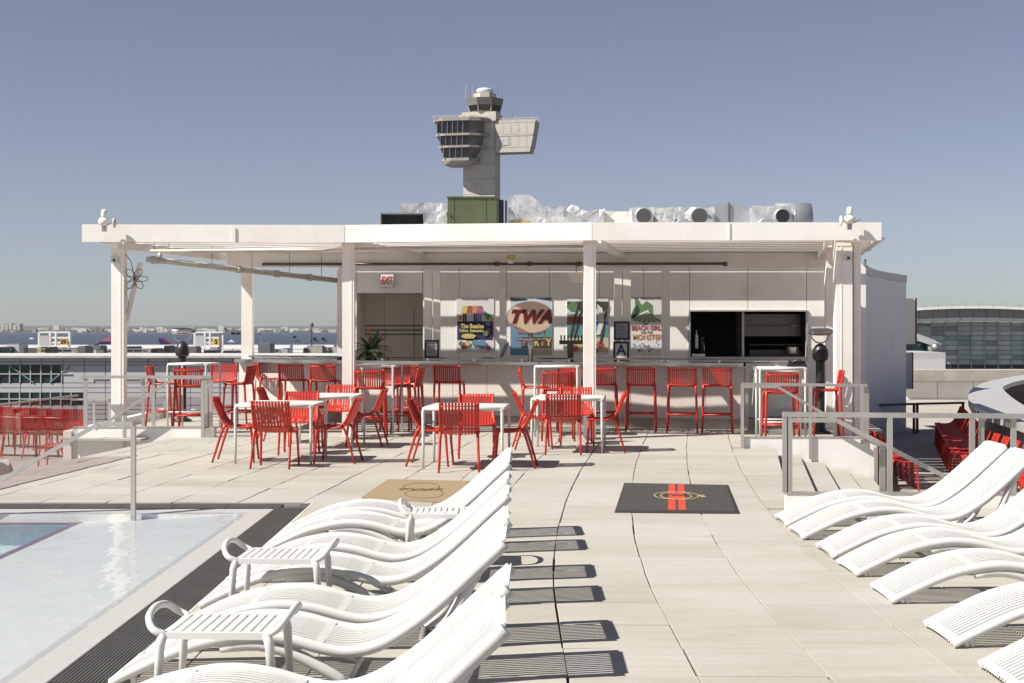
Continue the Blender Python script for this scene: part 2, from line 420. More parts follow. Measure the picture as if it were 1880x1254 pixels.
# tiles
def clip(poly, a, b):
    """keep the side of line a->b lying to its left"""
    out_ = []; n = len(poly); dx, dy = b[0]-a[0], b[1]-a[1]
    side = lambda p: dx*(p[1]-a[1]) - dy*(p[0]-a[0])
    for i in range(n):
        p, q = poly[i], poly[(i+1)%n]; sp, sq = side(p), side(q)
        if sp >= 0: out_.append(p)
        if sp*sq < 0:
            t = sp/(sp-sq); out_.append((p[0]+(q[0]-p[0])*t, p[1]+(q[1]-p[1])*t))
    return out_
tiles = []
for j in range(len(rowys)-1):
    y0, y1 = rowys[j], rowys[j+1]
    for k in range(-14, 13):
        ga = .004 if k != 0 else .0055
        a, b, c, d = corner(k, y0), corner(k+1, y0), corner(k+1, y1), corner(k, y1)
        poly = [(a.x+ga, a.y+.003), (b.x-.004, b.y+.003), (c.x-.004, c.y-.003), (d.x+ga, d.y-.003)]
        jit = random.uniform(-.004,.004)
        poly = [(p[0]+jit, p[1]+random.uniform(-.0015,.0015)) for p in poly]
        cxy = sum(p[0] for p in poly)/4, sum(p[1] for p in poly)/4
        if cxy[1] < 13.75 and cxy[0] < 2:
            if cxy[0] > -2.3: poly = clip(poly, (-1.925, 0), (-1.925, -1)) if min(p[1] for p in poly) < 13.6 and max(p[1] for p in poly) <= 13.9 else poly
            if len(poly) > 2 and max(p[1] for p in poly) > 13.6 and cxy[0] < -1.9: poly = clip(poly, (0, 13.75), (1, 13.75))
            if cxy[0] < -2.3: poly = clip(poly, (0, 13.75), (1, 13.75))
        elif cxy[1] < 14.3 and cxy[0] < -1.9: poly = clip(poly, (0, 13.75), (1, 13.75))
        if len(poly) < 3: continue
        # left edge of the deck (open stair on that side)
        if cxy[1] < 21.9:
            e0, e1 = corner(-10.4, max(13.0, y0)), corner(-10.4, max(13.0,y1)+.001)
            poly = clip(poly, (e1.x, e1.y), (e0.x, e0.y)) if y1 > 14.5 else poly
        if len(poly) < 3: continue
        if cxy[1] > 13.25 and cxy[1] < 19.95 and cxy[0] > 2.2:
            poly = clip(poly, (nose(0, 13.2), 13.2), (nose(0, 19.9), 19.9))
            if len(poly) > 2 : poly = clip(poly, (0, 13.3), (1, 13.3)) if cxy[0] > 2.7 else poly
        elif cxy[0] > 2.6 and cxy[1] > 12.7 and cxy[1] < 13.3: poly = clip(poly, (1, 13.2), (0, 13.2))
        if len(poly) < 3: continue
        cx_, cy_ = sum(p[0] for p in poly)/len(poly), sum(p[1] for p in poly)/len(poly)
        if cy_ > 19.3 and cx_ > 2.9 and max(p[0] for p in poly) > 3.25 and min(p[1] for p in poly) < 20.075:
            if cxy[1] > 19.7: poly = clip(poly, (0, 20.075), (1, 20.075))
            else: poly = clip(poly, (1, 19.89), (0, 19.89))
            if len(poly) < 3: continue
        if cy_ > 20 and cx_ > 5.2 + (cy_-21)*.25: continue
        if cx_ < -1.93 and cy_ < 13.7: continue
        if cy_ < 5.6: continue
        if cy_ > 26.4: continue
        if abs(cx_) > .40 * cy_ + 1.2: continue
        if cy_ > 21.9 and cx_ < -6.6: continue
        if cx_ > 6.0 and cy_ > 13.2 and cy_ < 20: continue
        tiles.append((cy_, poly))
tiles.sort(key=lambda t: t[0])
def tile_geo(mb, poly):
    n = len(poly); t = random.uniform(-.0012,.0012); tx, ty = random.uniform(-.0022,.0022), random.uniform(-.0022,.0022)
    cx_, cy_ = sum(p[0] for p in poly)/n, sum(p[1] for p in poly)/n
    top = [(p[0], p[1], t + tx*(p[0]-cx_)/.3 + ty*(p[1]-cy_)/.3) for p in poly]
    vs = [(p[0], p[1], -.034) for p in poly] + [(lerp(p[0], cx_, .0), lerp(p[1], cy_, .0), p[2]-.003) for p in top] + [(lerp(p[0], cx_, .008), lerp(p[1], cy_, .008), p[2]) for p in top]
    fs = [tuple(range(2*n, 3*n))]
    for i in range(n):
        j = (i+1) % n; fs += [(i, j, j+n, i+n), (i+n, j+n, j+2*n, i+2*n)]
    mb.add(vs, fs)
mb = MB()
for j in range(26):
    a, b = corner(0, 5.7+.3*j), corner(0, 6.0+.3*j); mb.add([(a.x-.02,a.y,-.033),(a.x+.02,a.y,-.033),(b.x+.02,b.y,-.033),(b.x-.02,b.y,-.033)], [(0,1,2,3)])
mb.build('open_joint', M['dark'], dk)
rest = MB()
for i, (cy_, poly) in enumerate(tiles):
    if i < 296:
        mb = MB(); tile_geo(mb, poly); mb.build('tile', M['tile'], dk)
    else: tile_geo(rest, poly)
rest.build('far_tile', M['tile'], dk, kind='stuff')

# lower terraces either side
lt = MB().prism([(5.0,6),(40,6),(40,49),(8.6,49),(7.2,27.3),(2.5,13.3)], LOW-.2, LOW); lt.build('lower_terrace', M['lowfloor'], kind='structure')
MB().prism([(-40,13.9),(-5.9,13.9),(-5.2,21.8),(-6.82,21.85),(-6.62,28.6),(-6.6,34),(-40,34)], LOW-.2, LOW+.001).build('lower_terrace_left', M['lowfloor'], kind='structure')
# main building block the terraces stand on
MB().prism([(-40,-20),(40,-20),(40,60),(8,60),(8,34),(-40,34)], -15.1, LOW-.21).build('hotel_base', M['concrete'], kind='structure')

# right steps down
st = MB(); st.prism([(nose(0,13.3)-.02,13.33),(nose(0,19.88),19.88),(nose(0,19.88)-.05,19.88)], -.02, -.021)
steps = thing('terrace_steps', 'pale paved steps going down right between the two handrails', 'steps', (3.5,16.5,LOW))
for i in range(5):
    z = -.095*(i+1)
    if i == 4: break
    MB().prism([(nose(i,13.32),13.32),(nose(i+1,13.32),13.32),(nose(i+1,19.88),19.88),(nose(i,19.88),19.88)], LOW+.001, z).build('tread', M['tile'], steps)
MB().prism([(2.0,13.78),(nose(0,13.78)-.001,13.78),(nose(0,19.88)-.001,19.88),(3.0,19.88)], LOW+.002, -.302).build('under_deck_wall', M['white2'], steps)
# stair side walls (curbs)
rw = thing('stair_wall', 'white wall along the far side of the right steps, grey coping', 'wall', (4.2,19.98,LOW))
MB().slabxz([(3.24,LOW),(5.13,LOW),(5.13,.03),(4.9,.14),(3.24,.14)], 19.9, 20.06).build('wall_face', M['white2'], rw)
MB().slabxz([(3.24,.1405),(4.905,.1405),(5.15,.025),(5.15,.04),(4.91,.156),(3.24,.156)], 19.895, 20.07).build('coping', M['steel'], rw)
cw = thing('curb_wall', 'low white curb under the near handrail behind the right loungers', 'wall', (5.5,13.25,LOW))
MB().box(2.56,9.0,13.20,13.315,LOW,.14).build('curb_face', M['white2'], cw)
MB().box(2.555,9.0,13.195,13.32,.1405,.156).build('coping', M['steel'], cw)
lw = thing('stair_wall', 'white wall behind the left edge of the deck below the corner post', 'wall', (-5.8,22,LOW))
MB().box(-6.80,-4.76,21.9,22.06,LOW,.14).build('wall_face', M['white2'], lw)
MB().box(-6.80,-4.755,21.895,22.07,.1405,.158).build('coping', M['steel'], lw)
MB().box(-6.93,-6.802,21.86,28.0,LOW,.10).build('pier', M['white2'], lw)
MB().box(-4.75,-4.60,21.88,22.05,.001,.14).build('post_block', M['steel'], lw)

# ------------------------------------------------------------------ rails
def rail_post(mb, x, y, z0, z1, w=.05): mb.box(x-w/2, x+w/2, y-.012, y+.012, z0, z1)
def railing(name, label, base): return thing(name, label, 'railing', base)
# left platform guard rail on the left wall, with the stair handrail
r = railing('guard_rail', 'grey steel guard rail on the left wall in front of the bar table', (-5.8,21.98,.158))
MB().bar((X(148,22),22,.93),(X(389,22),22,.93),.05,.045).build('top_rail', M['steel'], r)
for px in (157,378,387): mb = MB(); rail_post(mb, X(px,22), 22, .159 if px < 370 else .001, .907, .06); mb.build('post', M['steel'], r)
for px in (262,281): mb = MB(); rail_post(mb, X(px,22), 22.03, .159, .907, .05); mb.build('post', M['steel'], r)
r = railing('stair_handrail', 'sloping steel handrail going down left of the deck', (-5.8,21.8,LOW))
MB().bar((X(320,21.75),21.75,.925),(X(176,21.75),21.75,.13),.05,.04).bar((X(320,21.75),21.75,.925),(X(372,21.75),21.75,.925),.05,.04).build('top_rail', M['steel'], r)
for px, zt in ((229,.40),(372,.90)): mb = MB(); rail_post(mb, X(px,21.75), 21.75, LOW if px<300 else .0, zt, .05); mb.build('post', M['steel'], r)
# pool handrail
r = railing('pool_handrail', 'grey steel handrail rising out of the pool water', (-3.49,13.0,-.2))
pth = [(X(245,13.0),13.0,Z(778,13.0)),(X(181,13.0),13.0,Z(778,13.0)),(X(-60,13.0),13.0,Z(918,13.0))]
MB().bar(pth[0],pth[1],.05,.035).bar(pth[1],pth[2],.05,.035).build('top_rail', M['steel'], r)
MB().box(pth[0][0]-.02,pth[0][0]+.02,12.975,13.025,-.25,pth[0][2]-.018).build('post', M['steel'], r)
# right rails
r = railing('guard_rail', 'grey steel guard rail on the white wall in front of the right bar table', (4.1,19.97,.15))
MB().bar((X(1361,19.97),19.97,.90),(X(1592,19.97),19.97,.88),.05,.04).build('top_rail', M['steel'], r)
for px, z0 in ((1363,.002),(1488,-.15),(1583,.06)): mb = MB(); rail_post(mb, X(px,19.87), 19.87, z0, .90, .045); mb.build('post', M['steel'], r)
MB().box(X(1582,19.97),X(1596,19.97),19.98,20.02,.02,.86).build('end_plate', M['steel'], r)
r = railing('stair_handrail', 'steel handrail sloping down the white wall on the right steps', (4.6,19.8,LOW))
MB().bar((X(1363,19.78),19.78,.87),(X(1427,19.78),19.78,.87),.04,.035).bar((X(1427,19.78),19.78,.87),(X(1614,19.78),19.78,.05),.04,.035).build('top_rail', M['steel'], r)
mb = MB(); rail_post(mb, X(1608,19.7), 19.7, LOW, .03, .05); mb.build('post', M['steel'], r)
r = railing('guard_rail', 'long steel guard rail behind the tall ends of the right loungers', (4.5,13.25,.156))
MB().bar((X(1437,13.25),13.25,.885),(X(1990,13.25),13.25,.865),.05,.045).build('top_rail', M['steel'], r)
for px in (1441,1449,1633,1784,1803,1862,1950):
    mb = MB(); rail_post(mb, X(px,13.25), 13.27 if px in (1803,1862) else 13.24, .157, .862, .05); mb.build('post', M['steel'], r)
r = railing('stair_handrail', 'near steel handrail sloping down to the lower terrace on the right', (3.5,13.4,LOW))
MB().bar((X(1445,13.42),13.42,.82),(X(1535,13.42),13.42,.82),.045,.04).bar((X(1535,13.42),13.42,.82),(X(1760,13.42),13.42,.22),.045,.04).build('top_rail', M['steel'], r)
mb = MB(); rail_post(mb, X(1620,13.42), 13.42, LOW, .58, .055); mb.build('post', M['steel'], r)
r = railing('terrace_rail', 'low dark rail across the lower terrace beyond the right steps', (7.8,32,LOW))
MB().bar((X(1560,30.5),30.5,0.0),(X(1690,33),33,-.08),.05,.05).bar((X(1690,33),33,-.08),(X(1770,33.4),33.4,-.08),.05,.05).build('top_rail', M['pipedark'], r)
for px, d in ((1600,31.2),(1678,32.8),(1684,33),(1768,33.4)): mb = MB(); rail_post(mb, X(px,d), d, LOW, -.04 if px<1610 else -.1, .06); mb.build('post', M['pipedark'], r)

# glass balustrade on the left edge of the deck
gb = thing('glass_balustrade', 'frameless glass balustrade along the left edge of the deck', 'railing', (-5.8,16,0))
ys_ = [13.9,15.2,16.5,17.75]
for a, b in zip(ys_, ys_[1:]):
    p, q = corner(-10.45, a+.02), corner(-10.45, b-.02)
    mb = MB(); mb.hexa([(p.x-.008,p.y,-.2),(p.x+.008,p.y,-.2),(q.x+.008,q.y,-.2),(q.x-.008,q.y,-.2)], [(p.x-.008,p.y,.80),(p.x+.008,p.y,.80),(q.x+.008,q.y,.80),(q.x-.008,q.y,.80)])
    mb.build('glass_panel', M['glass'], gb)
p, q = corner(-10.45, 13.9), corner(-10.45, 17.75)
MB().bar((p.x,p.y,.812),(q.x,q.y,.812),.03,.02).build('cap_rail', M['steel'], gb)
gb2 = thing('glass_balustrade', 'glass screen beyond the left wall with steel posts', 'railing', (-8.3,25,LOW))
for i, (px0, px1) in enumerate(((135,170),(172,198),(230,300),(302,372))):
    d = 26.0 if px0 < 200 else 27.5
    MB().box(X(px0,d),X(px1,d),d,d+.015,LOW,.35).build('glass_panel', M['glass'], gb2)
    MB().box(X(px1,d)+.005,X(px1,d)+.045,d-.01,d+.03,LOW,.38).build('post', M['steel'], gb2)
MB().bar((X(133,26),25.99,.37),(X(200,26),25.99,.40),.04,.03).bar((X(230,27.5),27.49,.37),(X(374,27.5),27.49,.40),.04,.03).build('cap_rail', M['steel'], gb2)

# ------------------------------------------------------------------ pool
pool = MB()
Yn, Yf = 4.0, 13.28
# mosaic margin, sloping beach floor
pool.add([(-2.235,Yn,-.004),(-2.235,Yf+.004,-.004),(-2.50,Yn,-.022),(-2.50,Yf-.22,-.022)], [(0,1,3,2)])
pool.add([(-14,Yf+.004,-.004),(-14,Yf-.22,-.022),(-2.235,Yf+.004,-.004),(-2.50,Yf-.22,-.022)], [(0,1,3,2)])

MB().add([(-2.50,Yf-.2201,-.022),(-14,Yf-.2201,-.022),(-14,Yf-.2201,-1.3),(-2.5,Yf-.2201,-1.3)], [(0,1,2,3)]).build('pool_wall', M['white2'], kind='structure')
MB().add([(-2.50,Yn,-.022),(-2.50,Yf-.22,-.022),(-4.0,Yf-.22,-.10),(-4.0,Yn,-.10)], [(0,1,2,3)]).build('pool_floor', mosaic_mat('white_mosaic_floor', (.585,.575,.56), (.65,.64,.62), (.42,.415,.40)), kind='structure')
po = pool.build('pool_basin', M['mosaic'], kind='structure')
mb = MB()
zz = [-.10,-.24,-.40,-.58,-1.0]; xx = [-4.0,-4.22,-4.46,-4.74,-14]
for i in range(4):
    mb.add([(xx[i],Yn,zz[i]),(xx[i],Yf-.221,zz[i]),(xx[i],Yf-.221,zz[i+1]),(xx[i],Yn,zz[i+1])], [(0,1,2,3)])
    mb.add([(xx[i],Yn,zz[i+1]),(xx[i],Yf-.221,zz[i+1]),(xx[i+1],Yf-.221,zz[i+1]),(xx[i+1],Yn,zz[i+1])], [(0,1,2,3)])
mb.add([(-3.9,Yf-.224,-.113),(-14,Yf-.224,-.113),(-14,Yf-.224,-1.3),(-3.9,Yf-.224,-1.3)], [(0,1,2,3)])
mb.build('pool_steps', M['mosaicblue'], kind='structure')
for i in range(3):
    MB().box(xx[i]-.03,xx[i]+.03,Yn,Yf-.23,zz[i]+.001,zz[i]+.005).build('step_nosing', M['purple'], po)
MB().box(-14,-3.93,Yf-.30,Yf-.235,-.112,-.097).build('step_nosing', M['purple'], po)
MB().add([(-14,Yn,-.016),(-2.44,Yn,-.016),(-2.44,Yf-.16,-.016),(-14,Yf-.16,-.016)], [(0,1,2,3)]).build('pool_water', M['water'], kind='structure')
# overflow grating: trough, bars, segments
dr = thing('drain_grating', 'dark slotted drain grating running round the pool edge', 'grating', (-2.08,9,-.1))
MB().box(-2.233,-1.932,Yn,13.74,-.13,-.06).box(-14,-2.234,Yf+.006,13.74,-.13,-.06).build('trough', M['dark'], dr)
MB().box(-1.932,-1.922,Yn,13.745,-.1,.001).build('edge_strip', M['white2'], dr)
gm = mat('grating_bars', (.125,.118,.11), .5, .3, var=.25, scale=4)
seg = MB()
nb = 15
for i in range(nb):      # lengthwise bars, tied by cross bars
    x0 = -.148 + i * .296 / nb
    seg.box(x0+.002, x0+.0125, 0, .5, -.03, 0)
for y0 in (0, .1, .2, .3, .4, .494): seg.box(-.146, .146, y0, y0+.006, -.028, -.003)
segme = seg.mesh('grate', gm)
def put_seg(loc, rz):
    o = bpy.data.objects.new('grate', segme); COL.objects.link(o); o.parent = dr; o.location = Vector(loc) - world_loc(dr); o.rotation_euler = (0,0,rz)
y = 5.26
while y < 13.2: put_seg((-2.083, y, -.002), 0); y += .508
x = -2.3
while x > -8.5: put_seg((x+.1, 13.51, -.002), R(90)); x -= .508
MB().box(-2.04,-1.935,13.29,13.74,-.05,-.006).build('corner_plate', gm, dr)
# ------------------------------------------------------------------ loungers
PROF = [(0,.038),(.15,.112),(.35,.20),(.55,.25),(.70,.262),(.85,.245),(1.0,.205),(1.13,.188),(1.28,.222),(1.45,.325),(1.60,.45),(1.75,.59),(1.87,.70)]
prof = spline([(a, b) for a, b in PROF], 44)
def pr(x): return interp([(p.x, p.y) for p in prof], x)
def lounger():
    t = thing('sun_lounger', 'tmp', 'sun lounger')
    n = 12; wdt = .47; pitch = wdt / n
    for i in range(n):
        yc = -wdt/2 + pitch*(i+.5); hw = pitch*.5 - .0088
        e = abs(yc) / (wdt/2); drop = -.012 * e**3
        mb = MB(); k = 0; L = len(prof)
        for p in prof:
            q = .016
            for (a, b) in ((yc-hw, 0), (yc+hw, 0), (yc+hw, -q), (yc-hw, -q)): mb.v.append(Vector((p.x, a, p.y + b + drop + .002)))
        for j in range(L-1):
            for a in range(4): mb.f.append((j*4+a, (j+1)*4+a, (j+1)*4+(a+1)%4, j*4+(a+1)%4))
        mb.f += [(0,1,2,3), ((L-1)*4+3,(L-1)*4+2,(L-1)*4+1,(L-1)*4)]
        mb.build('slat', M['plastic'], t)
    for sgn in (-1, 1):
        mb = MB(); mb.tube([(p.x, sgn*.252, p.y - .022) for p in prof], [.018+.006*min(1,k_/8) for k_ in range(len(prof))], 12, ry=1.2); mb.build('side_rail', M['plastic'], t, smooth=True)
    for x0 in (.0, .50, .97, 1.42, 1.835):
        mb = MB(); za, zb = pr(x0)+(.003 if x0 in (.0,1.835) else 0), pr(x0+.035)+(.003 if x0 in (.0,1.835) else 0)
        mb.hexa([(x0,-.235,za-.014),(x0+.035,-.235,zb-.014),(x0+.035,.235,zb-.014),(x0,.235,za-.014)], [(x0,-.235,za-.0015),(x0+.035,-.235,zb-.0015),(x0+.035,.235,zb-.0015),(x0,.235,za-.0015)])
        mb.build('cross_bar', M['plastic'], t)
    for sgn in (-1, 1):
        y_ = sgn*.235
        lg = spline([(.52,y_,.185),(.70,y_,.195),(.86,y_,.155),(1.0,y_,.085),(1.13,y_,.006)], 12)
        MB().tube(lg, [.03]*11+[.026,.022], 10).build('leg', M['plastic'], t, smooth=True)
        lg = spline([(1.74,y_,.545),(1.66,y_,.40),(1.60,y_,.25),(1.52,y_,.12),(1.40,y_,.008)], 12)
        MB().tube(lg, [.026]*12+[.022], 10).build('leg', M['plastic'], t, smooth=True)
        MB().tube([(.10,y_,.07),(.105,y_,.03),(.11,y_,.0)], [.022,.017,.015], 10).build('foot', M['plastic'], t, smooth=True)
    for x0, z0 in ((1.13,.02),(1.40,.022)): MB().tube([(x0,-.235,z0),(x0,.235,z0)], .014, 8).build('stretcher', M['plastic'], t, smooth=True)
    remember(t); return t
lp = lounger()
left_rows = [(11.56,'white slatted lounger farthest back in the left row, beside the tan doormat'),
 (10.81,'white slatted lounger second from the back in the left row, behind the farthest side table'),
 (9.66,'white slatted lounger in front of the farthest side table in the left row'),
 (8.81,'white slatted lounger just behind the middle white side table in the left row'),
 (7.66,'white slatted lounger just in front of the middle white side table'),
 (6.96,'white slatted lounger just behind the nearest white side table'),
 (5.80,'white lounger just in front of the nearest side table, cut by the bottom edge'),
 (5.02,'nearest white lounger of the left row, mostly its tall backrest showing')]
n = 0
for yc, lb in left_rows:
    place(None, lp, n, (-1.885 + random.uniform(-.015,.015), yc, .001), R(random.uniform(-1.2,1.2)), lb, 'white loungers beside the pool'); n += 1
right_rows = [(12.30,'white slatted lounger farthest back in the right row, beside the low white curb'),
 (11.56,'second white lounger from the back in the right row'),
 (10.63,'third white lounger from the back in the right row'),
 (9.89,'fourth white lounger from the back in the right row'),
 (8.94,'fifth white lounger from the back in the right row, standing a little apart'),
 (7.76,'sixth white lounger from the back in the right row, only its curved foot half showing'),
 (6.80,'white lounger at the bottom right corner, only its foot end showing')]
for yc, lb in right_rows:
    place(None, lp, n, (2.325 + random.uniform(-.015,.015), yc, .001), R(random.uniform(-1.2,1.2)), lb, 'white loungers along the right side'); n += 1

# side tables
def side_table():
    t = thing('side_table', 'tmp', 'side table'); hx, hy, z = .235, .20, .38
    rim = []
    for sy in (-1,1): MB().box(-hx,hx,sy*hy-.014,sy*hy+.014,z-.03,z).build('side_rail', M['plastic'], t)
    for i in range(11):
        x0 = -hx + (2*hx)*i/11 + .006
        MB().box(x0, x0+2*hx/11-.012, -hy+.015, hy-.015, z-.018, z-.003).build('slat', M['plastic'], t)
    for sg in (-1,1):
        pts = spline([(sg*(hx-.02),-hy,z-.014),(sg*(hx+.035),-hy-.004,z+.012),(sg*(hx+.068),-hy*.72,z+.052),(sg*(hx+.078),0,z+.070),(sg*(hx+.068),hy*.72,z+.052),(sg*(hx+.035),hy+.004,z+.012),(sg*(hx-.02),hy,z-.014)], 26)
        MB().tube(pts, .0165, 10).build('end_handle', M['plastic'], t, smooth=True)
        MB().box(min(sg*hx,sg*(hx-.03)), max(sg*hx,sg*(hx-.03)), -hy+.014, hy-.014, z-.022, z-.0045).build('end_bar', M['plastic'], t)
        for sy in (-1,1):
            MB().tube([(sg*(hx-.01),sy*hy,z-.006),(sg*(hx+.004),sy*(hy+.002),z-.06),(sg*(hx+.02),sy*(hy+.008),.0)], [.022,.021,.0145], 10).build('leg', M['plastic'], t, smooth=True)
    remember(t); return t
sp = side_table()
for i, (x, y, lb) in enumerate([(-1.28,6.33,'nearest white slatted side table beside the pool grating'),(-1.345,8.27,'middle white slatted side table between the left loungers'),(-.49,10.2,'farthest white side table, half hidden behind lounger backs')]):
    place(None, sp, i, (x, y, .001), R(random.uniform(-2,2)), lb, 'white side tables by the pool')

# ------------------------------------------------------------------ red chairs
CP = spline([(-.275,.815),(-.225,.69),(-.175,.575),(-.115,.490),(-.04,.448),(.06,.438),(.15,.443),(.235,.452)], 22)
def chair_parts():
    parts = []
    n = 11; W_ = .42; pitch = W_/n
    def sec(p, y, back):   # back bows rearwards, seat dishes
        e = 1 - (y/.235)**2
        if p.y > .50: return Vector((p.x - .035*e, y, p.y))
        t = max(0, min(1, (.50 - p.y)/.06)); return Vector((p.x - .035*e*(1-t), y, p.y - .018*e*t))
    for i in range(n):
        yc = -W_/2 + pitch*(i+.5); hw = pitch*.5-.0048; mb = MB(); L = len(CP)
        for p in CP:
            c = sec(p, yc, 0)
            for (a, b) in ((-hw,.006),(hw,.006),(hw,-.006),(-hw,-.006)):
                mb.v.append(c + Vector((b*(.8 if p.y > .5 else .2), a, b*(.3 if p.y > .5 else 1))))
        for j in range(L-1):
            for a in range(4): mb.f.append((j*4+a, (j+1)*4+a, (j+1)*4+(a+1)%4, j*4+(a+1)%4))
        mb.f += [(0,1,2,3), ((L-1)*4+3,(L-1)*4+2,(L-1)*4+1,(L-1)*4)]
        parts.append(('slat', mb, False))
    for sg in (-1,1): parts.append(('side_frame', MB().tube([(p.x, sg*(.222 + (.01 if p.y<.5 else 0)), p.y) for p in CP], .0125, 8, ry=1.3), True))
    mb = MB()
    for zz_, r_ in ((.775,.0085),(.50,.009)):
        px_ = interp([(p.y, p.x) for p in reversed(CP[:12])], zz_)
        mb.tube([(px_-.035*(1-(y/.235)**2)-.006, y, zz_) for y in [-.22+.044*i for i in range(11)]], r_, 6)
    mb.tube([(.235, y, .452-.018*(1-(y/.235)**2)) for y in [-.22+.044*i for i in range(11)]], .012, 6)
    parts.append(('cross_rail', mb, True))
    for sg in (-1,1):
        parts.append(('leg', MB().tube(spline([(-.10,sg*.215,.47),(-.145,sg*.222,.42),(-.20,sg*.228,.25),(-.275,sg*.236,0)], 6), [.019,.0195,.018,.0165,.0155,.0145,.013], 8), True))
        parts.append(('leg', MB().tube(spline([(.14,sg*.215,.455),(.205,sg*.222,.42),(.222,sg*.230,.25),(.245,sg*.238,0)], 6), [.017,.0195,.018,.0165,.0155,.0145,.013], 8), True))
    return parts
def make_chair():
    t = thing('dining_chair', 'tmp', 'chair')
    for nme, mb, sm in chair_parts(): mb.build(nme, M['red'], t, smooth=sm)
    remember(t); return t
def merged(parts, name):
    a = MB()
    for nme, mb, sm in parts: a.add(mb.v, mb.f)
    return a.mesh(name, M['red'])
# facing direction of the chair is +x ; rz turns it
E, N_, W_, S_ = 0, R(90), R(180), R(-90)
ch = make_chair()
chairs = [
 (-2.88,17.22,N_-R(4),'red chair, back to the camera, at the near edge of the front left table'),
 (-3.50,18.02,E+R(3),'red chair at the left end of the front left table'),
 (-2.20,17.85,W_-R(6),'red chair at the right end of the front left table'),
 (-2.86,19.02,S_,'red chair facing the camera behind the front left table'),
 (-.63,16.83,N_+R(2),'red chair, back to the camera, at the near edge of the front middle table'),
 (-1.0,17.50,E-R(5),'red chair at the left end of the front middle table'),
 (.02,17.28,W_-R(4),'red chair at the right end of the front middle table'),
 (-.46,18.52,S_+R(3),'red chair facing the camera behind the front middle table'),
 (.69,19.10,N_-R(2),'red chair with its back to the camera at the right dining table'),
 (.30,19.90,E+R(4),'red chair at the left end of the right dining table'),
 (1.27,19.42,W_-R(3),'red chair at the right end of the right dining table, beside the column'),
 (.94,20.62,S_,'red chair facing the camera behind the right dining table'),
 (-2.92,19.85,N_+R(2),'red chair with its back to the camera at the rear left dining table'),
 (-3.45,20.9,E-R(3),'red chair at the left end of the rear left dining table'),
 (-2.10,20.40,W_-R(5),'red chair at the right end of the rear left dining table'),
 (-2.62,21.55,S_,'red chair facing the camera behind the rear left dining table')]
for i, (x, y, rz, lb) in enumerate(chairs): place(None, ch, i, (x, y, .001), rz, lb, 'red chairs round the dining tables')

def table(wx, wy, z, name, label):
    t = thing(name, label, 'table'); hx, hy = wx/2, wy/2
    r_ = .022 if z < 1 else .02
    MB().box(-hx+.02,hx-.02,-hy+.02,hy-.02,z-.014,z-.004).build('tabletop', M['plastic'], t)
    mb = MB()
    mb.tube([(-hx+.02,-hy,z-.022),(hx-.02,-hy,z-.022)],r_,8).tube([(-hx+.02,hy,z-.022),(hx-.02,hy,z-.022)],r_,8)
    mb.tube([(-hx,-hy+.02,z-.022),(-hx,hy-.02,z-.022)],r_,8).tube([(hx,-hy+.02,z-.022),(hx,hy-.02,z-.022)],r_,8)
    mb.build('frame', M['plastic'], t, smooth=True)
    for sx in (-1,1):
        for sy in (-1,1):
            MB().tube([(sx*(hx-.035),sy*hy,z-.022),(sx*(hx-.01),sy*hy,z-.026),(sx*hx,sy*hy,z-.055),(sx*hx,sy*hy,z*.5),(sx*hx,sy*hy,0)], [r_,r_,r_,.018,.0145], 8).build('leg', M['plastic'], t, smooth=True)
    if z > 1:
        for sy in (-1,1): MB().tube([(-hx,sy*hy,.30),(hx,sy*hy,.30)], .012, 6).build('foot_bar', M['plastic'], t, smooth=True)
    remember(t); return t
tp = table(.95, .92, .745, 'dining_table', 'white square dining table at the front left with four red chairs')
for i, (x, y, rz, lb) in enumerate([(-2.93,18.02,R(-4),'white square dining table at the front left with four red chairs'),
   (-.55,17.38,R(-5),'white square dining table in the middle, partly behind lounger tips'),
   (.79,19.62,R(-6),'white square dining table at the right, beside the column'),
   (-2.66,20.15,R(-5),'white square dining table behind the front left one')]):
    place(None, tp, i, (x, y, .001), rz, lb, 'white dining tables')
ht = table(.66, .66, 1.11, 'high_table', 'tmp')
for i, (x, y, rz, lb) in enumerate([(-5.32,23.7,R(-8),'white high bar table at the far left with red bar stools round it'),
   (-2.15,22.6,R(-8),'white high bar table right of the middle left column'),
   (.72,22.3,R(-6),'white high bar table left of the middle right column'),
   (4.02,21.2,R(-5),'white high bar table at the right end with a black case on it')]):
    place(None, ht, i, (x, y, .001), rz, lb, 'white high bar tables')

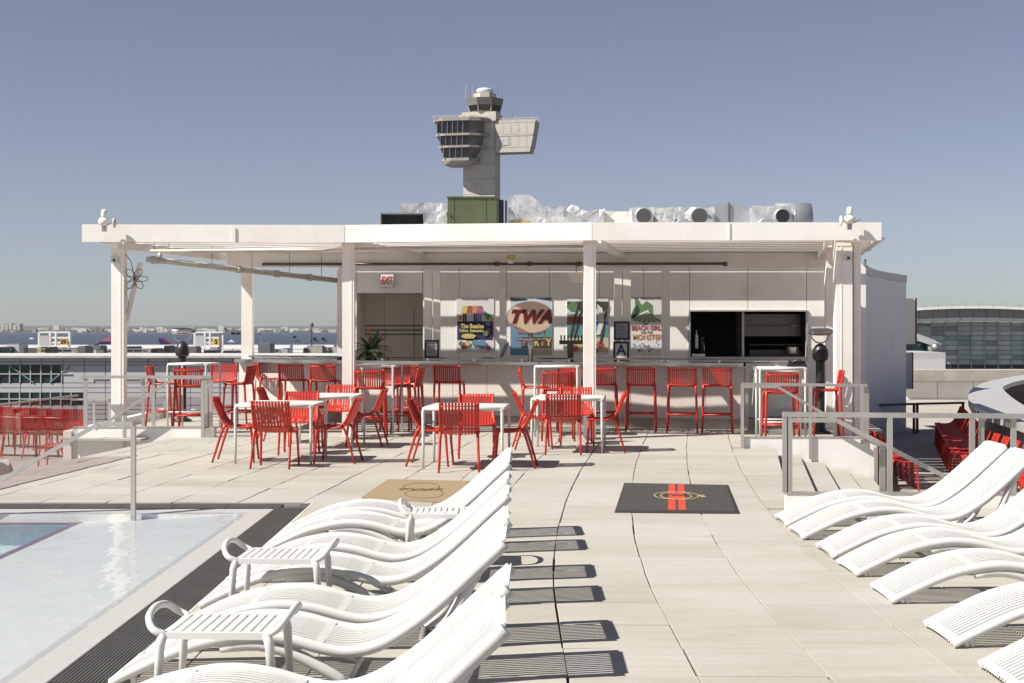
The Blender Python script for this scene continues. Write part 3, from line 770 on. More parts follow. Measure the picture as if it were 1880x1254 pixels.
def stool_parts():
    parts = []; n = 12; W2 = .42; pitch = W2/n
    SP = spline([(-.235,1.055),(-.222,.97),(-.205,.88),(-.185,.80),(-.155,.775)], 10)
    for i in range(n):
        yc = -W2/2 + pitch*(i+.5); hw = pitch*.5-.006; mb = MB(); e = 1-(yc/.235)**2
        pts = [Vector((p.x-.03*e, yc, p.y - .018*e*(1 if p.y < .8 else 0))) for p in SP]
        for c in pts:
            for (a, b) in ((-hw,.007),(hw,.007),(hw,-.007),(-hw,-.007)): mb.v.append(c + Vector((b,a,0)))
        L = len(pts)
        for j in range(L-1):
            for a in range(4): mb.f.append((j*4+a,(j+1)*4+a,(j+1)*4+(a+1)%4,j*4+(a+1)%4))
        mb.f += [(0,1,2,3), ((L-1)*4+3,(L-1)*4+2,(L-1)*4+1,(L-1)*4)]
        parts.append(('back_slat', mb, False))
    mb = MB()
    for sg in (-1,1): mb.tube([(p.x, sg*.222, p.y) for p in SP], .014, 8)
    for zz_ in (1.015,.785): 
        x_ = -.228 if zz_ > 1 else -.18
        mb.tube([(x_-.03*(1-(y/.235)**2)-.004, y, zz_-(.02*(1-(y/.235)**2) if zz_<.8 else 0)) for y in [-.22+.044*i for i in range(11)]], .011, 6)
    parts.append(('back_frame', mb, True))
    for i in range(9):
        yc = -.19 + .0475*i + 0; mb = MB().box(-.17,.19,yc-.0165,yc+.0165,.752-.01*(1-(yc/.24)**2),.766-.01*(1-(yc/.24)**2)); parts.append(('seat_slat', mb, False))
    mb = MB()
    ring = [(-.17,-.215),(.10,-.215),(.175,-.19),(.205,-.12),(.21,0),(.205,.12),(.175,.19),(.10,.215),(-.17,.215),(-.18,0),(-.17,-.215)]
    mb.tube([(a,b,.758) for a, b in ring], .015, 8); parts.append(('seat_frame', mb, True))
    for sg in (-1,1):
        parts.append(('leg', MB().tube([(-.17,sg*.218,.80),(-.185,sg*.222,.70),(-.205,sg*.232,.35),(-.235,sg*.243,0)], [.019,.02,.0175,.0145], 8), True))
        parts.append(('leg', MB().tube([(.13,sg*.213,.76),(.165,sg*.218,.70),(.185,sg*.228,.35),(.21,sg*.238,0)], [.018,.02,.0175,.0145], 8), True))
    mb = MB()
    for a, b in (((-.212,-.234),(-.212,.234)),((.19,-.229),(.19,.229)),((-.212,-.234),(.19,-.229)),((-.212,.234),(.19,.229))): mb.tube([(a[0],a[1],.295),(b[0],b[1],.295)], .0125, 8)
    parts.append(('foot_rest', mb, True))
    return parts
bs = thing('bar_stool', 'tmp', 'bar stool')
for nme, mb, sm in stool_parts(): mb.build(nme, M['red'], bs, smooth=sm)
remember(bs)
stools = [
 (-5.15,22.75,N_,'red bar stool with its back to the camera at the far left high table'),
 (-5.85,23.75,E,'red bar stool at the left side of the far left high table'),
 (-5.10,24.85,S_,'red bar stool on the far side of the far left high table'),
 (-4.58,23.7,W_-R(8),'red bar stool at the right side of the far left high table'),
 (-2.19,21.95,N_,'red bar stool with its back to the camera at the middle left high table'),
 (-1.92,23.35,S_,'red bar stool on the far side of the middle left high table'),
 (-1.68,22.7,W_-R(10),'red bar stool at the right side of the middle left high table'),
 (.69,21.35,N_,'red bar stool with its back to the camera at the middle right high table'),
 (.36,22.3,E,'red bar stool at the left side of the middle right high table'),
 (.98,23.05,S_,'red bar stool on the far side of the middle right high table'),
 (3.88,20.5,N_-R(2),'red bar stool with its back to the camera at the rightmost high table'),
 (4.72,21.3,W_-R(5),'red bar stool at the right side of the rightmost high table, beside the corner post'),
 (-4.5,26.15,R(20),'dark looking red bar stool turned sideways at the left end of the bar'),
 (-3.88,25.25,N_-R(8),'red bar stool at the bar, second from its left end'),
 (-3.28,24.95,N_-R(8),'red bar stool at the bar, half behind the middle left column'),
 (-1.80,24.5,N_-R(8),'red bar stool at the bar just behind the middle left high table'),
 (-1.07,24.25,N_-R(10),'red bar stool standing alone at the bar, left of the round sign'),
 (1.50,23.4,N_-R(8),'red bar stool at the bar just right of the middle right column'),
 (2.12,23.2,N_-R(8),'red bar stool at the bar, third from the right end'),
 (2.77,23.02,N_-R(8),'red bar stool at the bar, second from the right end'),
 (3.32,22.9,N_-R(8),'red bar stool at the right end of the bar')]
for i, (x, y, rz, lb) in enumerate(stools): place(None, bs, i, (x, y, .001), rz, lb, 'red bar stools')

# stored chairs on the lower terraces, with reflection stand-ins at the left, each a copy of one merged mesh
ORD = ['first','second','third','fourth','fifth','sixth','seventh','eighth','ninth','tenth','last']
cm = merged(chair_parts(), 'stored_chair')
def stored(x, y, z, rz, label, group):
    o = bpy.data.objects.new('stored_chair', cm); COL.objects.link(o); o.location = (x, y, z); o.rotation_euler = (0,0,rz)
    o['label'] = label; o['category'] = 'chair'; o['group'] = group
for i in range(11):
    t = i/10; stored(lerp(7.60,9.1,t), lerp(23.8,29.6,t), LOW, W_-R(14), '%s red chair, counting from the near end, of the row along the curved parapet' % ORD[i], 'red chairs stored along the curved parapet')
for i in range(9):
    t = i/8; stored(lerp(7.35,6.72,t), lerp(22.7,17.5,t), LOW, W_-R(10), '%s red chair, from the far end, of the packed row right below the parapet' % ORD[i], 'red chairs packed in the second row by the parapet')
for i in range(9):
    t = i/8; stored(lerp(5.92,6.45,t), lerp(21.6,26.2,t), LOW, E-R(8), '%s red chair, counting from the near end, of the row beside the bar building' % ORD[i], 'red chairs stored beside the bar building')
for i in range(6):  # chairs added behind the glass in place of a reflection in it
    stored(-10.75+.42*i, 29.4-.25*i, LOW, R(-60+random.uniform(-8,8)), '%s red chair from the left in the farther row standing in for a reflection in the left glass' % ORD[i], 'red chairs added for the reflection in the left glass')
for i in range(5):  # nearer row, likewise added for the glass reflection
    stored(-10.3+.45*i, 27.2-.1*i, LOW, R(80+random.uniform(-8,8)), '%s red chair from the left in the nearer row standing in for a reflection in the left glass' % ORD[i], 'red chairs in the nearer row added for the reflection in the left glass')
o = bpy.data.objects.new('stored_chair', cm); COL.objects.link(o); o.location = (-7.85,24.4,LOW); o.rotation_euler = (0,0,W_); o['label'] = 'single red chair beside the left end of the white stair wall'; o['category'] = 'chair'

# ================================================================== PERGOLA
WY = 26.75      # face of the bar's back wall
fas = [(X(150,21.7),21.7),(X(633,21.85),21.85),(X(1087,21.3),21.3),(X(1619,21.3),21.3)]
def front_y(x): return interp(fas, x)
def rear_y(x): return lerp(27.2, 26.62, (x+5.3)/11.8)
bar_line = [(-5.1,26.45),(-2.85,25.35),(.5,24.25),(3.85,23.5),(6.0,23.2)]
pg = thing('pergola', 'white pergola with flat fascia and slatted roof over the bar terrace', 'pergola', (0,24,0))
for (a, b) in zip(fas, fas[1:]):
    MB().hexa([(a[0]+.004,a[1],3.01),(b[0]-.004,b[1],3.01),(b[0]-.004,b[1]+.07,3.01),(a[0]+.004,a[1]+.07,3.01)],[(a[0]+.004,a[1],3.28),(b[0]-.004,b[1],3.28),(b[0]-.004,b[1]+.07,3.28),(a[0]+.004,a[1]+.07,3.28)]).build('fascia', M['white'], pg)
for px, d in ((428,21.77),(1339,21.3)):
    MB().box(X(px,d)-.012,X(px,d)+.012,d-.012,d-.001,3.02,3.27).build('joint_cover', M['beige'], pg)
# side fascias
MB().hexa([(fas[0][0],21.78,3.02),(fas[0][0]+.07,21.78,3.02),(-5.25,27.3,3.02),(-5.33,27.3,3.02)],[(fas[0][0],21.78,3.27),(fas[0][0]+.07,21.78,3.27),(-5.25,27.3,3.27),(-5.33,27.3,3.27)]).build('side_fascia', M['white'], pg)
MB().hexa([(fas[3][0]-.07,21.38,3.02),(fas[3][0],21.38,3.02),(6.55,26.7,3.02),(6.48,26.7,3.02)],[(fas[3][0]-.07,21.38,3.27),(fas[3][0],21.38,3.27),(6.55,26.7,3.27),(6.48,26.7,3.27)]).build('side_fascia', M['white'], pg)
# roof boards: stations t0..t1 between the front line, the line above the bar and the rear line
def yt(x, t):
    f, m_, r_ = front_y(x)+.09, interp(bar_line, x) - 1.01, WY
    m_ = max(m_, f + .5)
    if t < .35: return lerp(f, m_ - .12, t/.35)
    return lerp(m_ + .12, r_ - .75, (t-.35)/.65)
def board(t0, t1, z0, z1, name='roof_board', off0=0, off1=0):
    mb = MB(); n = 9
    for i in range(n+1):
        s = i/n
        def xe(t): 
            xl = lerp(fas[0][0]+.09, -5.2, t); xr = lerp(fas[3][0]-.09, 6.45, t); return lerp(xl, xr, s)
        x = xe((t0+t1)/2)
        for (yy, z) in ((yt(x,t0)+off0,z0),(yt(x,t1)+off1,z0),(yt(x,t1)+off1,z1),(yt(x,t0)+off0,z1)): mb.v.append(Vector((x, yy, z)))
    for i in range(n):
        for a in range(4): mb.f.append((i*4+a,(i+1)*4+a,(i+1)*4+(a+1)%4,i*4+(a+1)%4))
    mb.f += [(0,1,2,3)[::-1], tuple(n*4+a for a in range(4))]
    return mb.build(name, M['white'], pg)
# front louvres with open gaps
ts = [(.000,.030),(.055,.085),(.11,.14),(.165,.195),(.22,.255),(.28,.349)]
for a, b in ts: board(a, b, 3.05, 3.10)
# sunlit gap above the bar stools lies between .335 and .372
for a, b in ((.35,.43),(.445,.53),(.545,.63),(.645,.73),(.745,.83),(.845,1.0)): board(a, b, 3.06, 3.11)
# boards near the back wall: the gaps between them throw the light bands on the wall
def rboard(o0, o1):
    mb = MB(); mb.box(-5.2, 6.45, WY-o0, WY-o1, 3.06, 3.11); mb.build('roof_board', M['white'], pg)
for a, b in ((.745,.695),(.515,.455),(.325,.222),(.207,.140),(.115,-.12)): rboard(a, b)
# cross beams running back from the posts
def beam(a, b, w, z0, z1, name='cross_beam', m='white'):
    a, b = Vector((a[0],a[1],0)), Vector((b[0],b[1],0)); d = (b-a).normalized(); s = Vector((d.y,-d.x,0))*w/2
    c = [a-s, b-s, b+s, a+s][::-1]
    MB().hexa([(p.x,p.y,z0) for p in c],[(p.x,p.y,z1) for p in c]).build(name, M[m], pg)
beam((X(655,22),22.1),(X(790,26),26.3),.10,2.93,3.045); beam((X(1098,21.6),21.6),(X(1150,26),26.3),.10,2.93,3.045)
beam((-6.2,22.1),(-5.2,26.6),.10,2.93,3.045); beam((4.85,21.7),(5.7,26.3),.10,2.93,3.045)
MB().hexa([(-5.2,25.82,2.80),(6.3,25.82,2.80),(6.3,25.94,2.80),(-5.2,25.94,2.80)],[(-5.2,25.82,3.055),(6.3,25.82,3.055),(6.3,25.94,3.055),(-5.2,25.94,3.055)]).build('rear_beam', M['white'], pg)
# posts
def post(px0, px1, d, z0, z1, dep=.2, name='post', m='white'):
    MB().box(X(px0,d),X(px1,d),d,d+dep,z0,z1).build(name, M[m], pg)
def wpost(px0, px1, d, z0, z1, rib):
    post(px0,px1,d,z0,z1)
    MB().box(X(rib-1.2,d),X(rib+1.2,d),d-.006,d-.001,z0,z1-.02).build('post_joint', M['beige'], pg)
wpost(204,227,22.2,LOW,3.048,221); wpost(628,650,22.06,0,3.048,645); wpost(1072,1094,21.5,0,3.048,1089)
wpost(1535,1565,21.55,0,3.048,1545)
MB().box(X(1566,21.7),X(1578,21.7),21.62,21.8,LOW,3.0).build('post', M['white'], pg)
post(1517,1534,23.6,0,3.045,.15)
post(443,463,26.6,0,2.755); post(619,630,26.0,0,2.755)
for a, b, d in ((779,793,25.9),(795,808,25.9),(1128,1142,25.5),(1144,1158,25.5)): post(a,b,d,0,2.755,.14)
for a, b, d in ((917,929,26.1),(1216,1230,26.0)): post(a,b,d,0,2.755,.12)
for x, y, dx in ((X(640,22.06),22.06,1),(X(1083,21.5),21.5,1),(X(1549,21.55),21.55,1)):
    MB().box(x-.11,x+.11,y-.008,y-.001,2.94,3.005).build('post_cap', M['beige'], pg)
for px, d in ((918,26.08),(1216,25.98)):
    MB().slabxz([(X(px+1,d),2.754),(X(px+1,d),2.45),(X(px+12,d),2.754)][::1], d-.01, d-.002).build('brace', M['white'], pg)

# cables, sensors and lamps fixed to the pergola
def floodlight(px, py, d, label, flip=1):
    t = thing('floodlight', label, 'light', P(px,py+12,d))
    c = P(px,py,d)
    MB().lathe([(0,-.08),(.04,-.075),(.068,-.04),(.072,.0),(.06,.045),(.03,.07),(0,.075)], c, 14, 'x').build('lamp_body', M['beige'], t, smooth=True)
    MB().lathe([(.04,0),(.045,.02),(.045,.09),(.03,.115),(.0,.12)], c+Vector((0,0,.07)), 12).build('sensor_head', M['beige'], t, smooth=True)
    MB().lathe([(0,0),(.075,.005),(.08,.02),(.05,.03),(0,.03)], c+Vector((-.15*flip,-.02,-.02)), 14, 'x').build('lens', M['plastic'], t, smooth=True)
    MB().box(c.x-.03,c.x+.03,c.y-.02,c.y+.06,c.z-.15,c.z-.05).bar(c+Vector((.05,0,-.05)),c+Vector((.16,-.02,.0)),.02,.02).build('bracket', M['galv'], t)
floodlight(191,407,21.55,'beige floodlight cluster on the left corner of the pergola',-1)
floodlight(1560,403,21.14,'beige floodlight cluster on the right corner of the pergola',1)
def sensor(px, py, d, label):
    t = thing('wall_sensor', label, 'camera', P(px,py+6,d)); c = P(px,py,d)
    MB().box(c.x-.05,c.x+.06,c.y-.05,c.y,c.z-.045,c.z+.045).build('housing', M['plastic'], t)
    MB().lathe([(.0,-.004),(.022,-.003),(.022,.004)], c+Vector((0,-.053,0)), 12, 'y').build('lens', M['black'], t, smooth=True)
sensor(211,478,22.19,'small white camera box on the left corner post')
sensor(1556,474,21.54,'small white camera box on the right corner post')
t = thing('antenna_panel', 'white slanting antenna panel hanging beside the left corner post', 'antenna', P(245,590,22.4))
a, b = P(258,482,22.45), P(231,592,22.45)
MB().bar(a, b, .075, .05, up=(0,1,0)).build('panel', M['white'], t)
mb = MB(); c = P(247,512,22.33)
for k in range(6):
    ang = k*1.05; pts = []
    for i in range(17):
        tt = 2*math.pi*i/16; r1, r2 = .11, .055
        lx, lz = .11 + r1*math.cos(tt), r2*math.sin(tt)
        pts.append(c + Vector((lx*math.cos(ang)-lz*math.sin(ang), .01*k-.03, lx*math.sin(ang)*.8+lz*math.cos(ang)*.8)))
    mb.tube(pts, .0055, 5, cap=False)
mb.tube(spline([P(229,466,22.3),P(240,480,22.3),P(247,512,22.3)], 8), .006, 5).tube(spline([P(247,520,22.3),P(232,535,22.3),P(236,560,22.3),P(230,580,22.35)], 8), .004, 5)
mb.build('cable_coil', M['black'], t, smooth=True)
# sprinkler and drain pipes
t = thing('roof_pipe', 'thin pale pipe under the left front edge of the pergola roof', 'pipe', P(450,461,22.3))
MB().tube([P(276,461,22.35),P(590,459,22.35),P(630,455,22.3)], .028, 8).build('pipe', M['pipe'], t, smooth=True)
for px in (283,310): MB().tube([P(px,446,22.34),P(px,459,22.34)], .005, 5).build('hanger', M['pipedark'], t)
t = thing('roof_pipe', 'thick grey jointed pipe running back under the left half of the roof', 'pipe', P(450,490,24))
pa, pb = P(271,476,22.6), P(628,516,26.2)
MB().tube([pa, pb], .048, 10).build('pipe', M['pipe'], t, smooth=True)
for f_ in (.02,.42,.62,.80): q = pa.lerp(pb, f_); q2 = pa.lerp(pb, f_+.02); MB().tube([q, q2], .066, 10).build('coupling', M['pipe'], t, smooth=True)
MB().tube([P(294,476,22.8),P(294,463,22.8)], .035, 8).build('riser', M['pipe'], t, smooth=True)
for f_ in (.3,.5,.7,.88): q = pa.lerp(pb, f_); MB().tube([q, Vector((q.x,q.y,3.05))], .005, 5).build('hanger', M['pipedark'], t)
t = thing('roof_pipe', 'long dark pipe across the back of the roof above the bar', 'pipe', P(900,485,25.6))
MB().tube([P(482,489,25.9),P(482,485,25.8),P(1332,484,25.5)], .025, 8).build('pipe', M['pipedark'], t, smooth=True)
for px in (912,972,1063,1331): MB().tube([P(px,484.5,25.6)-Vector((.04,0,0)),P(px,484.5,25.6)+Vector((.04,0,0))], .04, 8).build('coupling', M['pipedark'], t, smooth=True)
t = thing('roof_pipe', 'straight pale pipe above the round sign under the front louvres', 'pipe', P(900,456,21.9))
MB().tube([P(652,457,22.0),P(745,456,22.0),P(1072,452,21.6)], .02, 8).build('pipe', M['pipe'], t, smooth=True)
t = thing('detector', 'mustard coloured detector box hanging from the roof above the round sign', 'detector', P(938,486,24.6))
c = P(938,474,24.6)
MB().box(c.x-.08,c.x+.08,c.y-.06,c.y+.06,c.z-.01,c.z+.06).build('housing', M['yellowbox'], t)
MB().lathe([(.03,-.10),(.045,-.085),(.07,-.012),(.05,-.011)], c, 12).build('lens', M['plastic'], t, smooth=True)
t = thing('ceiling_speaker', 'beige flat speaker panel hanging below the roof left of the right middle column', 'speaker', P(1072,520,25.0))
c = [P(1044,500,25.0),P(1098,500,25.0),P(1092,520,25.0),P(1050,520,25.0)]
MB().slabxz([(p.x,p.z) for p in (c[3],c[2],c[1],c[0])], 25.0, 25.12).build('grille', M['beige'], t)
MB().tube([P(1058,500,25.06),P(1058,488,25.06)], .008, 6).tube([P(1086,500,25.06),P(1086,488,25.06)], .008, 6).build('hanger', M['pipedark'], t)

# ================================================================== BAR BUILDING
bb = thing('bar_building', 'white panelled back wall of the rooftop bar with a kitchen hatch', 'building', (1.5,27,0))
def wall(px0, px1, z0, z1, name='wall_panel', m='wallpanel', dy=0.0, dep=.12):
    return MB().box(X(px0,WY)+.005, X(px1,WY)-.005, WY+dy, WY+dy+dep, z0, z1).build(name, M[m], bb)
zk0, zk1 = Z(655,WY), Z(572,WY)
edges = [776,843,930,1009,1100,1182,1266]
for a, b in zip(edges, edges[1:]): wall(a, b, 0, 3.0)
for a, b in ((1266,1373),(1373,1481)): wall(a, b, zk1+.004, 3.0)
wall(1266, 1481, 0, zk0-.004); wall(1481, 1578, 0, 3.0)
wall(655, 776, Z(538,WY)+.003, 3.0); wall(622, 655, 0, 3.0)
MB().box(X(776,WY)+.006,X(1481,WY),WY+.125,WY+.14,0,3.0).build('wall_backing', M['darkgap'], bb) if False else None
# screw heads on panels
mb = MB()
for a, b in zip(edges+[1266], edges[1:]+[1266]):
    pass
for a in (700,740,790,860,900,960,1030,1080,1120,1160,1200,1240,1290,1335,1400,1445,1500):
    for py in (512,538):
        if 650 < a < 776 and py > 520: continue
        c = P(a, py, WY-.002); mb.lathe([(0,-.003),(.009,-.002),(.009,.002)], c, 6, 'y')
mb.build('screw_head', M['beige'], bb, kind='stuff')
# alcove on the left
ax0, ax1, ay = X(655,WY), X(776,WY), WY+1.5
mb = MB().box(ax0,ax1-.001,ay,ay+.1,0,Z(538,WY)).build('alcove_wall', M['beige'], bb)
MB().box(ax0-.1,ax0,WY+.121,ay,0,Z(538,WY)).build('alcove_side', M['beige'], bb)
MB().box(ax1,ax1+.1,WY+.121,ay,0,Z(538,WY)).build('alcove_side', M['beige'], bb)
MB().box(ax0,ax1-.001,WY+.001,ay,Z(538,WY)-.0,Z(538,WY)+.0015).build('alcove_ceiling', M['beige'], bb)
for zc in (Z(598,ay),Z(606,ay),Z(614,ay)): MB().box(ax0+.002,ax1-.003,ay-.004,ay-.001,zc-.014,zc+.014).build('wall_stripe', M['stripe'], bb)
MB().box(X(761,ay)-.012,X(761,ay),ay-.006,ay-.005,0,2.1).build('door_edge', M['pipedark'], bb)
MB().box(X(706,ay)-.006,X(706,ay),ay-.006,ay-.005,0,Z(538,WY)).build('wall_joint', M['pipedark'], bb)
text_mesh('JFK', .09, M['stripe'], (X(769,ay)+.0,ay-.008,Z(606,ay)), bb, 'lettering', shear=.3)
# roof and left end
MB().prism([(X(620,WY),WY+.13),(6.35,WY+.13),(6.35,36),(X(620,WY),36)], 3.03, 3.2).build('roof', M['roofwhite'], bb)
MB().box(X(620,WY),X(622,WY)+.1,WY+.13,36,0,3.02).build('side_wall', M['wallpanel'], bb)
MB().box(X(620,WY),6.3,35.8,36,0,3.02).build('rear_wall', M['wallpanel'], bb)
# kitchen hatch
kx0, kx1 = X(1266,WY), X(1481,WY)
MB().box(kx0-.02,kx0+.015,WY-.03,WY-.002,zk0-.02,zk1+.03).box(kx1-.015,kx1+.02,WY-.03,WY-.002,zk0-.02,zk1+.03).box(kx0+.015,kx1-.015,WY-.03,WY-.002,zk1,zk1+.03).box(kx0+.015,kx1-.015,WY-.10,WY-.002,zk0-.035,zk0).build('hatch_frame', M['steel'], bb)
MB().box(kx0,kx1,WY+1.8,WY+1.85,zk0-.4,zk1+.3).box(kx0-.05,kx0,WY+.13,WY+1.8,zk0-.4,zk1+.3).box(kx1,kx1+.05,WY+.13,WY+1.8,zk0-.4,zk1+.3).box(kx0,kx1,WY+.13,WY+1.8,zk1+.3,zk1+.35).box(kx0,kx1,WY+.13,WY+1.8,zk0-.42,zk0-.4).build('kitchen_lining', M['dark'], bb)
kt = thing('range_hood', 'steel cooking range and hood inside the kitchen hatch', 'cooker', (X(1420,27.5),27.5,zk0-.2))
x0_, x1_ = X(1362,27.5), X(1478,27.5)
MB().slabxz([(x0_,Z(617,27.5)),(x1_,Z(617,27.5)),(x1_,Z(577,27.5)),(x0_-.02,Z(577,27.5))], 27.3, 27.9).build('hood', mat('dark_hood_steel', (.16,.15,.135), .4, .6), kt)  # hood in one even dark steel tone
MB().tube([(x0_+.06,27.27,Z(598,27.3)),(x1_-.2,27.27,Z(598,27.3))], .012, 8).build('hood_rail', M['steel2'], kt)
MB().box(x0_+.1,x1_-.1,27.2,27.9,Z(656,27.4),Z(642,27.4)).box(x0_+.1,x1_,27.25,27.9,Z(634,27.4),Z(632,27.4)).build('range', mat('dark_range_steel', (.07,.065,.06), .4, .5), kt)
MB().box(x0_-.06,x0_-.02,27.1,27.9,zk0-.3,zk1+.05).build('side_panel', M['steel'], kt)
kt = thing('bottle_dispenser', 'small white dispenser and steel taps at the left of the kitchen hatch', 'dispenser', (X(1285,27.0),27.0,zk0))
MB().box(X(1270,27),X(1294,27),26.95,27.1,zk0,zk0+.05).build('base', M['steel2'], kt)
MB().lathe([(.03,.05),(.035,.1),(.03,.3),(.012,.33),(.01,.40)], (X(1279,27),27.03,zk0+.1), 12).build('bottle', M['paper'], kt, smooth=True)
MB().tube([(X(1289,27),27.03,zk0+.05),(X(1289,27),27.03,zk0+.33),(X(1292,27),26.98,zk0+.36)], .014, 8).tube([(X(1293,27),27.03,zk0+.05),(X(1293,27),27.03,zk0+.28)], .010, 8).build('tap', M['steel2'], kt, smooth=True)
kt = thing('cooking_pot', 'grey steel pot on the range inside the kitchen hatch', 'pot', (X(1453,27.3),27.15,Z(650,27.3)))
MB().lathe([(.10,0),(.115,.01),(.12,.13),(.125,.135),(.11,.136)], (X(1453,27.15),27.06,Z(650,27.15)), 16).build('pot_body', M['galv'], kt, smooth=True)

# back counter
bc = thing('back_counter', 'low dark back counter with steel worktop along the panelled wall', 'counter', (1,26.3,0))
MB().box(X(655,26.2),X(1250,26.2),26.2,WY-.003,.1,.98).build('cabinet', M['galv'], bc)
MB().box(X(652,26.2),X(1255,26.2),26.15,WY-.002,.981,1.01).build('worktop', M['steel2'], bc)

# bar counter
bar = thing('bar_counter', 'long speckled stone bar counter with steel top facing the terrace', 'bar counter', (0,24.4,0))
def bpt(s):   # arc length position along the bar line
    pts = bar_line[:4]; acc = 0
    for a, b in zip(pts, pts[1:]):
        L = math.hypot(b[0]-a[0], b[1]-a[1])
        if s <= acc+L: t = (s-acc)/L; return Vector((lerp(a[0],b[0],t), lerp(a[1],b[1],t), 0)), Vector((b[0]-a[0],b[1]-a[1],0)).normalized()
        acc += L
    a, b = pts[-2:]; return Vector((b[0],b[1],0)), Vector((b[0]-a[0],b[1]-a[1],0)).normalized()
tot = sum(math.hypot(b[0]-a[0], b[1]-a[1]) for a, b in zip(bar_line[:4], bar_line[1:4]))
def barseg(s0, s1, f, b_, z0, z1, name, m):
    (p, d), (q, d2) = bpt(s0), bpt(s1); n1 = Vector((d.y,-d.x,0)); n2 = n1
    c = [p+n1*f, q+n2*f, q-n2*b_, p-n1*b_]
    return MB().hexa([(v.x,v.y,z0) for v in c],[(v.x,v.y,z1) for v in c]).build(name, M[m], bar)
np_ = 15
for i in range(np_): barseg(tot*i/np_+.004, tot*(i+1)/np_-.004, 0, .03, .175, 1.045, 'terrazzo_panel', 'terrazzo')
for i in range(3):
    ends = [0, math.hypot(2.25,1.1), math.hypot(2.25,1.1)+math.hypot(3.35,1.1), tot]
    a, b = ends[i], ends[i+1]
    barseg(a+.001, b-.001, -.06, .5, 0, .17, 'plinth', 'concrete')
    barseg(a+.001, b-.001, -.032, .5, .172, 1.045, 'carcass', 'galv')
    barseg(a+.0005, b-.0005, .14, .62, 1.05, 1.11, 'counter_top', 'steel2')
    barseg(a+.01, b-.01, -.20, .60, 1.15, 1.17, 'service_ledge', 'pipedark')
    for k in range(4):
        s_ = lerp(a, b, (k+.5)/4); barseg(s_-.02, s_+.02, -.3, .34, 1.111, 1.149, 'ledge_foot', 'steel2')
c, d = bpt(tot)
MB().box(c.x+.02,c.x+.07,c.y-.02,c.y+.03,0,1.05).box(c.x+.28,c.x+.33,c.y+.3,c.y+.35,0,1.05).build('end_leg', M['steel'], bar)
MB().box(c.x+.01,c.x+.5,c.y-.10,c.y+.6,1.051,1.109).build('end_shelf', M['steel2'], bar)
# white cabinet right of the bar
cb = thing('service_cabinet', 'white service cabinet behind the rightmost high table', 'cabinet', (4.6,25,0))
MB().box(X(1395,24.6),X(1480,24.6),24.6,25.4,.3,.93).build('cabinet_body', M['wallpanel'], cb)
MB().box(X(1393,24.6),X(1483,24.6),24.55,25.45,.931,1.10).build('cabinet_top', M['wallpanel'], cb)
MB().box(X(1400,24.6),X(1476,24.6),24.62,25.3,0,.12).build('plinth', M['steel'], cb)
bx = thing('black_case', 'black soft case lying on the rightmost high table', 'bag', (X(1468,21.2),21.3,1.112))
c = Vector((X(1466,21.3),21.35,1.108))
MB().hexa([c+Vector((-.16,-.08,0)),c+Vector((.13,-.08,0)),c+Vector((.13,.08,0)),c+Vector((-.16,.08,0))],[c+Vector((-.13,-.05,.09)),c+Vector((.10,-.05,.085)),c+Vector((.10,.05,.085)),c+Vector((-.13,.05,.10))]).build('case_body', M['black'], bx)
MB().tube(spline([c+Vector((-.1,-.06,.07)),c+Vector((0,-.08,.105)),c+Vector((.08,-.06,.07))], 8), .008, 6).build('handle', M['black'], bx)

# round sign on its steel stand
sg = thing('oval_sign', 'oval champagne metal sign with dark red slanted letters, on a steel stand on the bar', 'sign', (X(974,24.2),24.2,1.11))
c = P(974,582.5,24.2); hw, hh = .41, .275
def oval(k, y0, y1, m, name, par=sg):
    pts = [(c.x+hw*k*math.cos(2*math.pi*i/48), c.z+hh*k*math.sin(2*math.pi*i/48)) for i in range(48)]
    return MB().slabxz(pts, y0, y1).build(name, m, par)
oval(1.0, c.y-.03, c.y+.05, M['steel2'], 'rim'); oval(.955, c.y-.034, c.y-.031, M['champ'], 'face')
text_mesh('TWA', .30, M['signred'], (c.x-.005,c.y-.038,c.z+.0), sg, 'lettering', shear=.32, bold=.018, sx=1.04)
MB().lathe([(.045,1.11),(.045,c.z-hh+.01)], (c.x,c.y+.01,0), 16).build('stand', M['steel2'], sg, smooth=True)
MB().tube([(c.x-.24,c.y-.01,Z(623,24.2)),(c.x+.22,c.y-.01,Z(623,24.2))], .03, 10).build('cross_tube', M['steel2'], sg, smooth=True)
# beer taps
bt = thing('beer_taps', 'row of black handled beer taps on a steel column left of the middle right column', 'beer tap', (X(1048,24.6),24.6,1.0))
cz = Z(627,24.6)
MB().box(X(1042,24.6),X(1053,24.6),24.6,24.68,.98,cz-.05).build('column', M['pipedark'], bt)
MB().box(X(1027,24.6),X(1071,24.6),24.58,24.68,cz-.05,cz+.02).build('manifold', M['pipedark'], bt)
for i in range(7):
    x_ = X(1030+6.3*i,24.6)
    MB().tube([(x_,24.57,cz+.0),(x_,24.56,cz+.06),(x_,24.55,cz+.11)], [.008,.014,.012], 8).build('tap_handle', M['black'], bt)
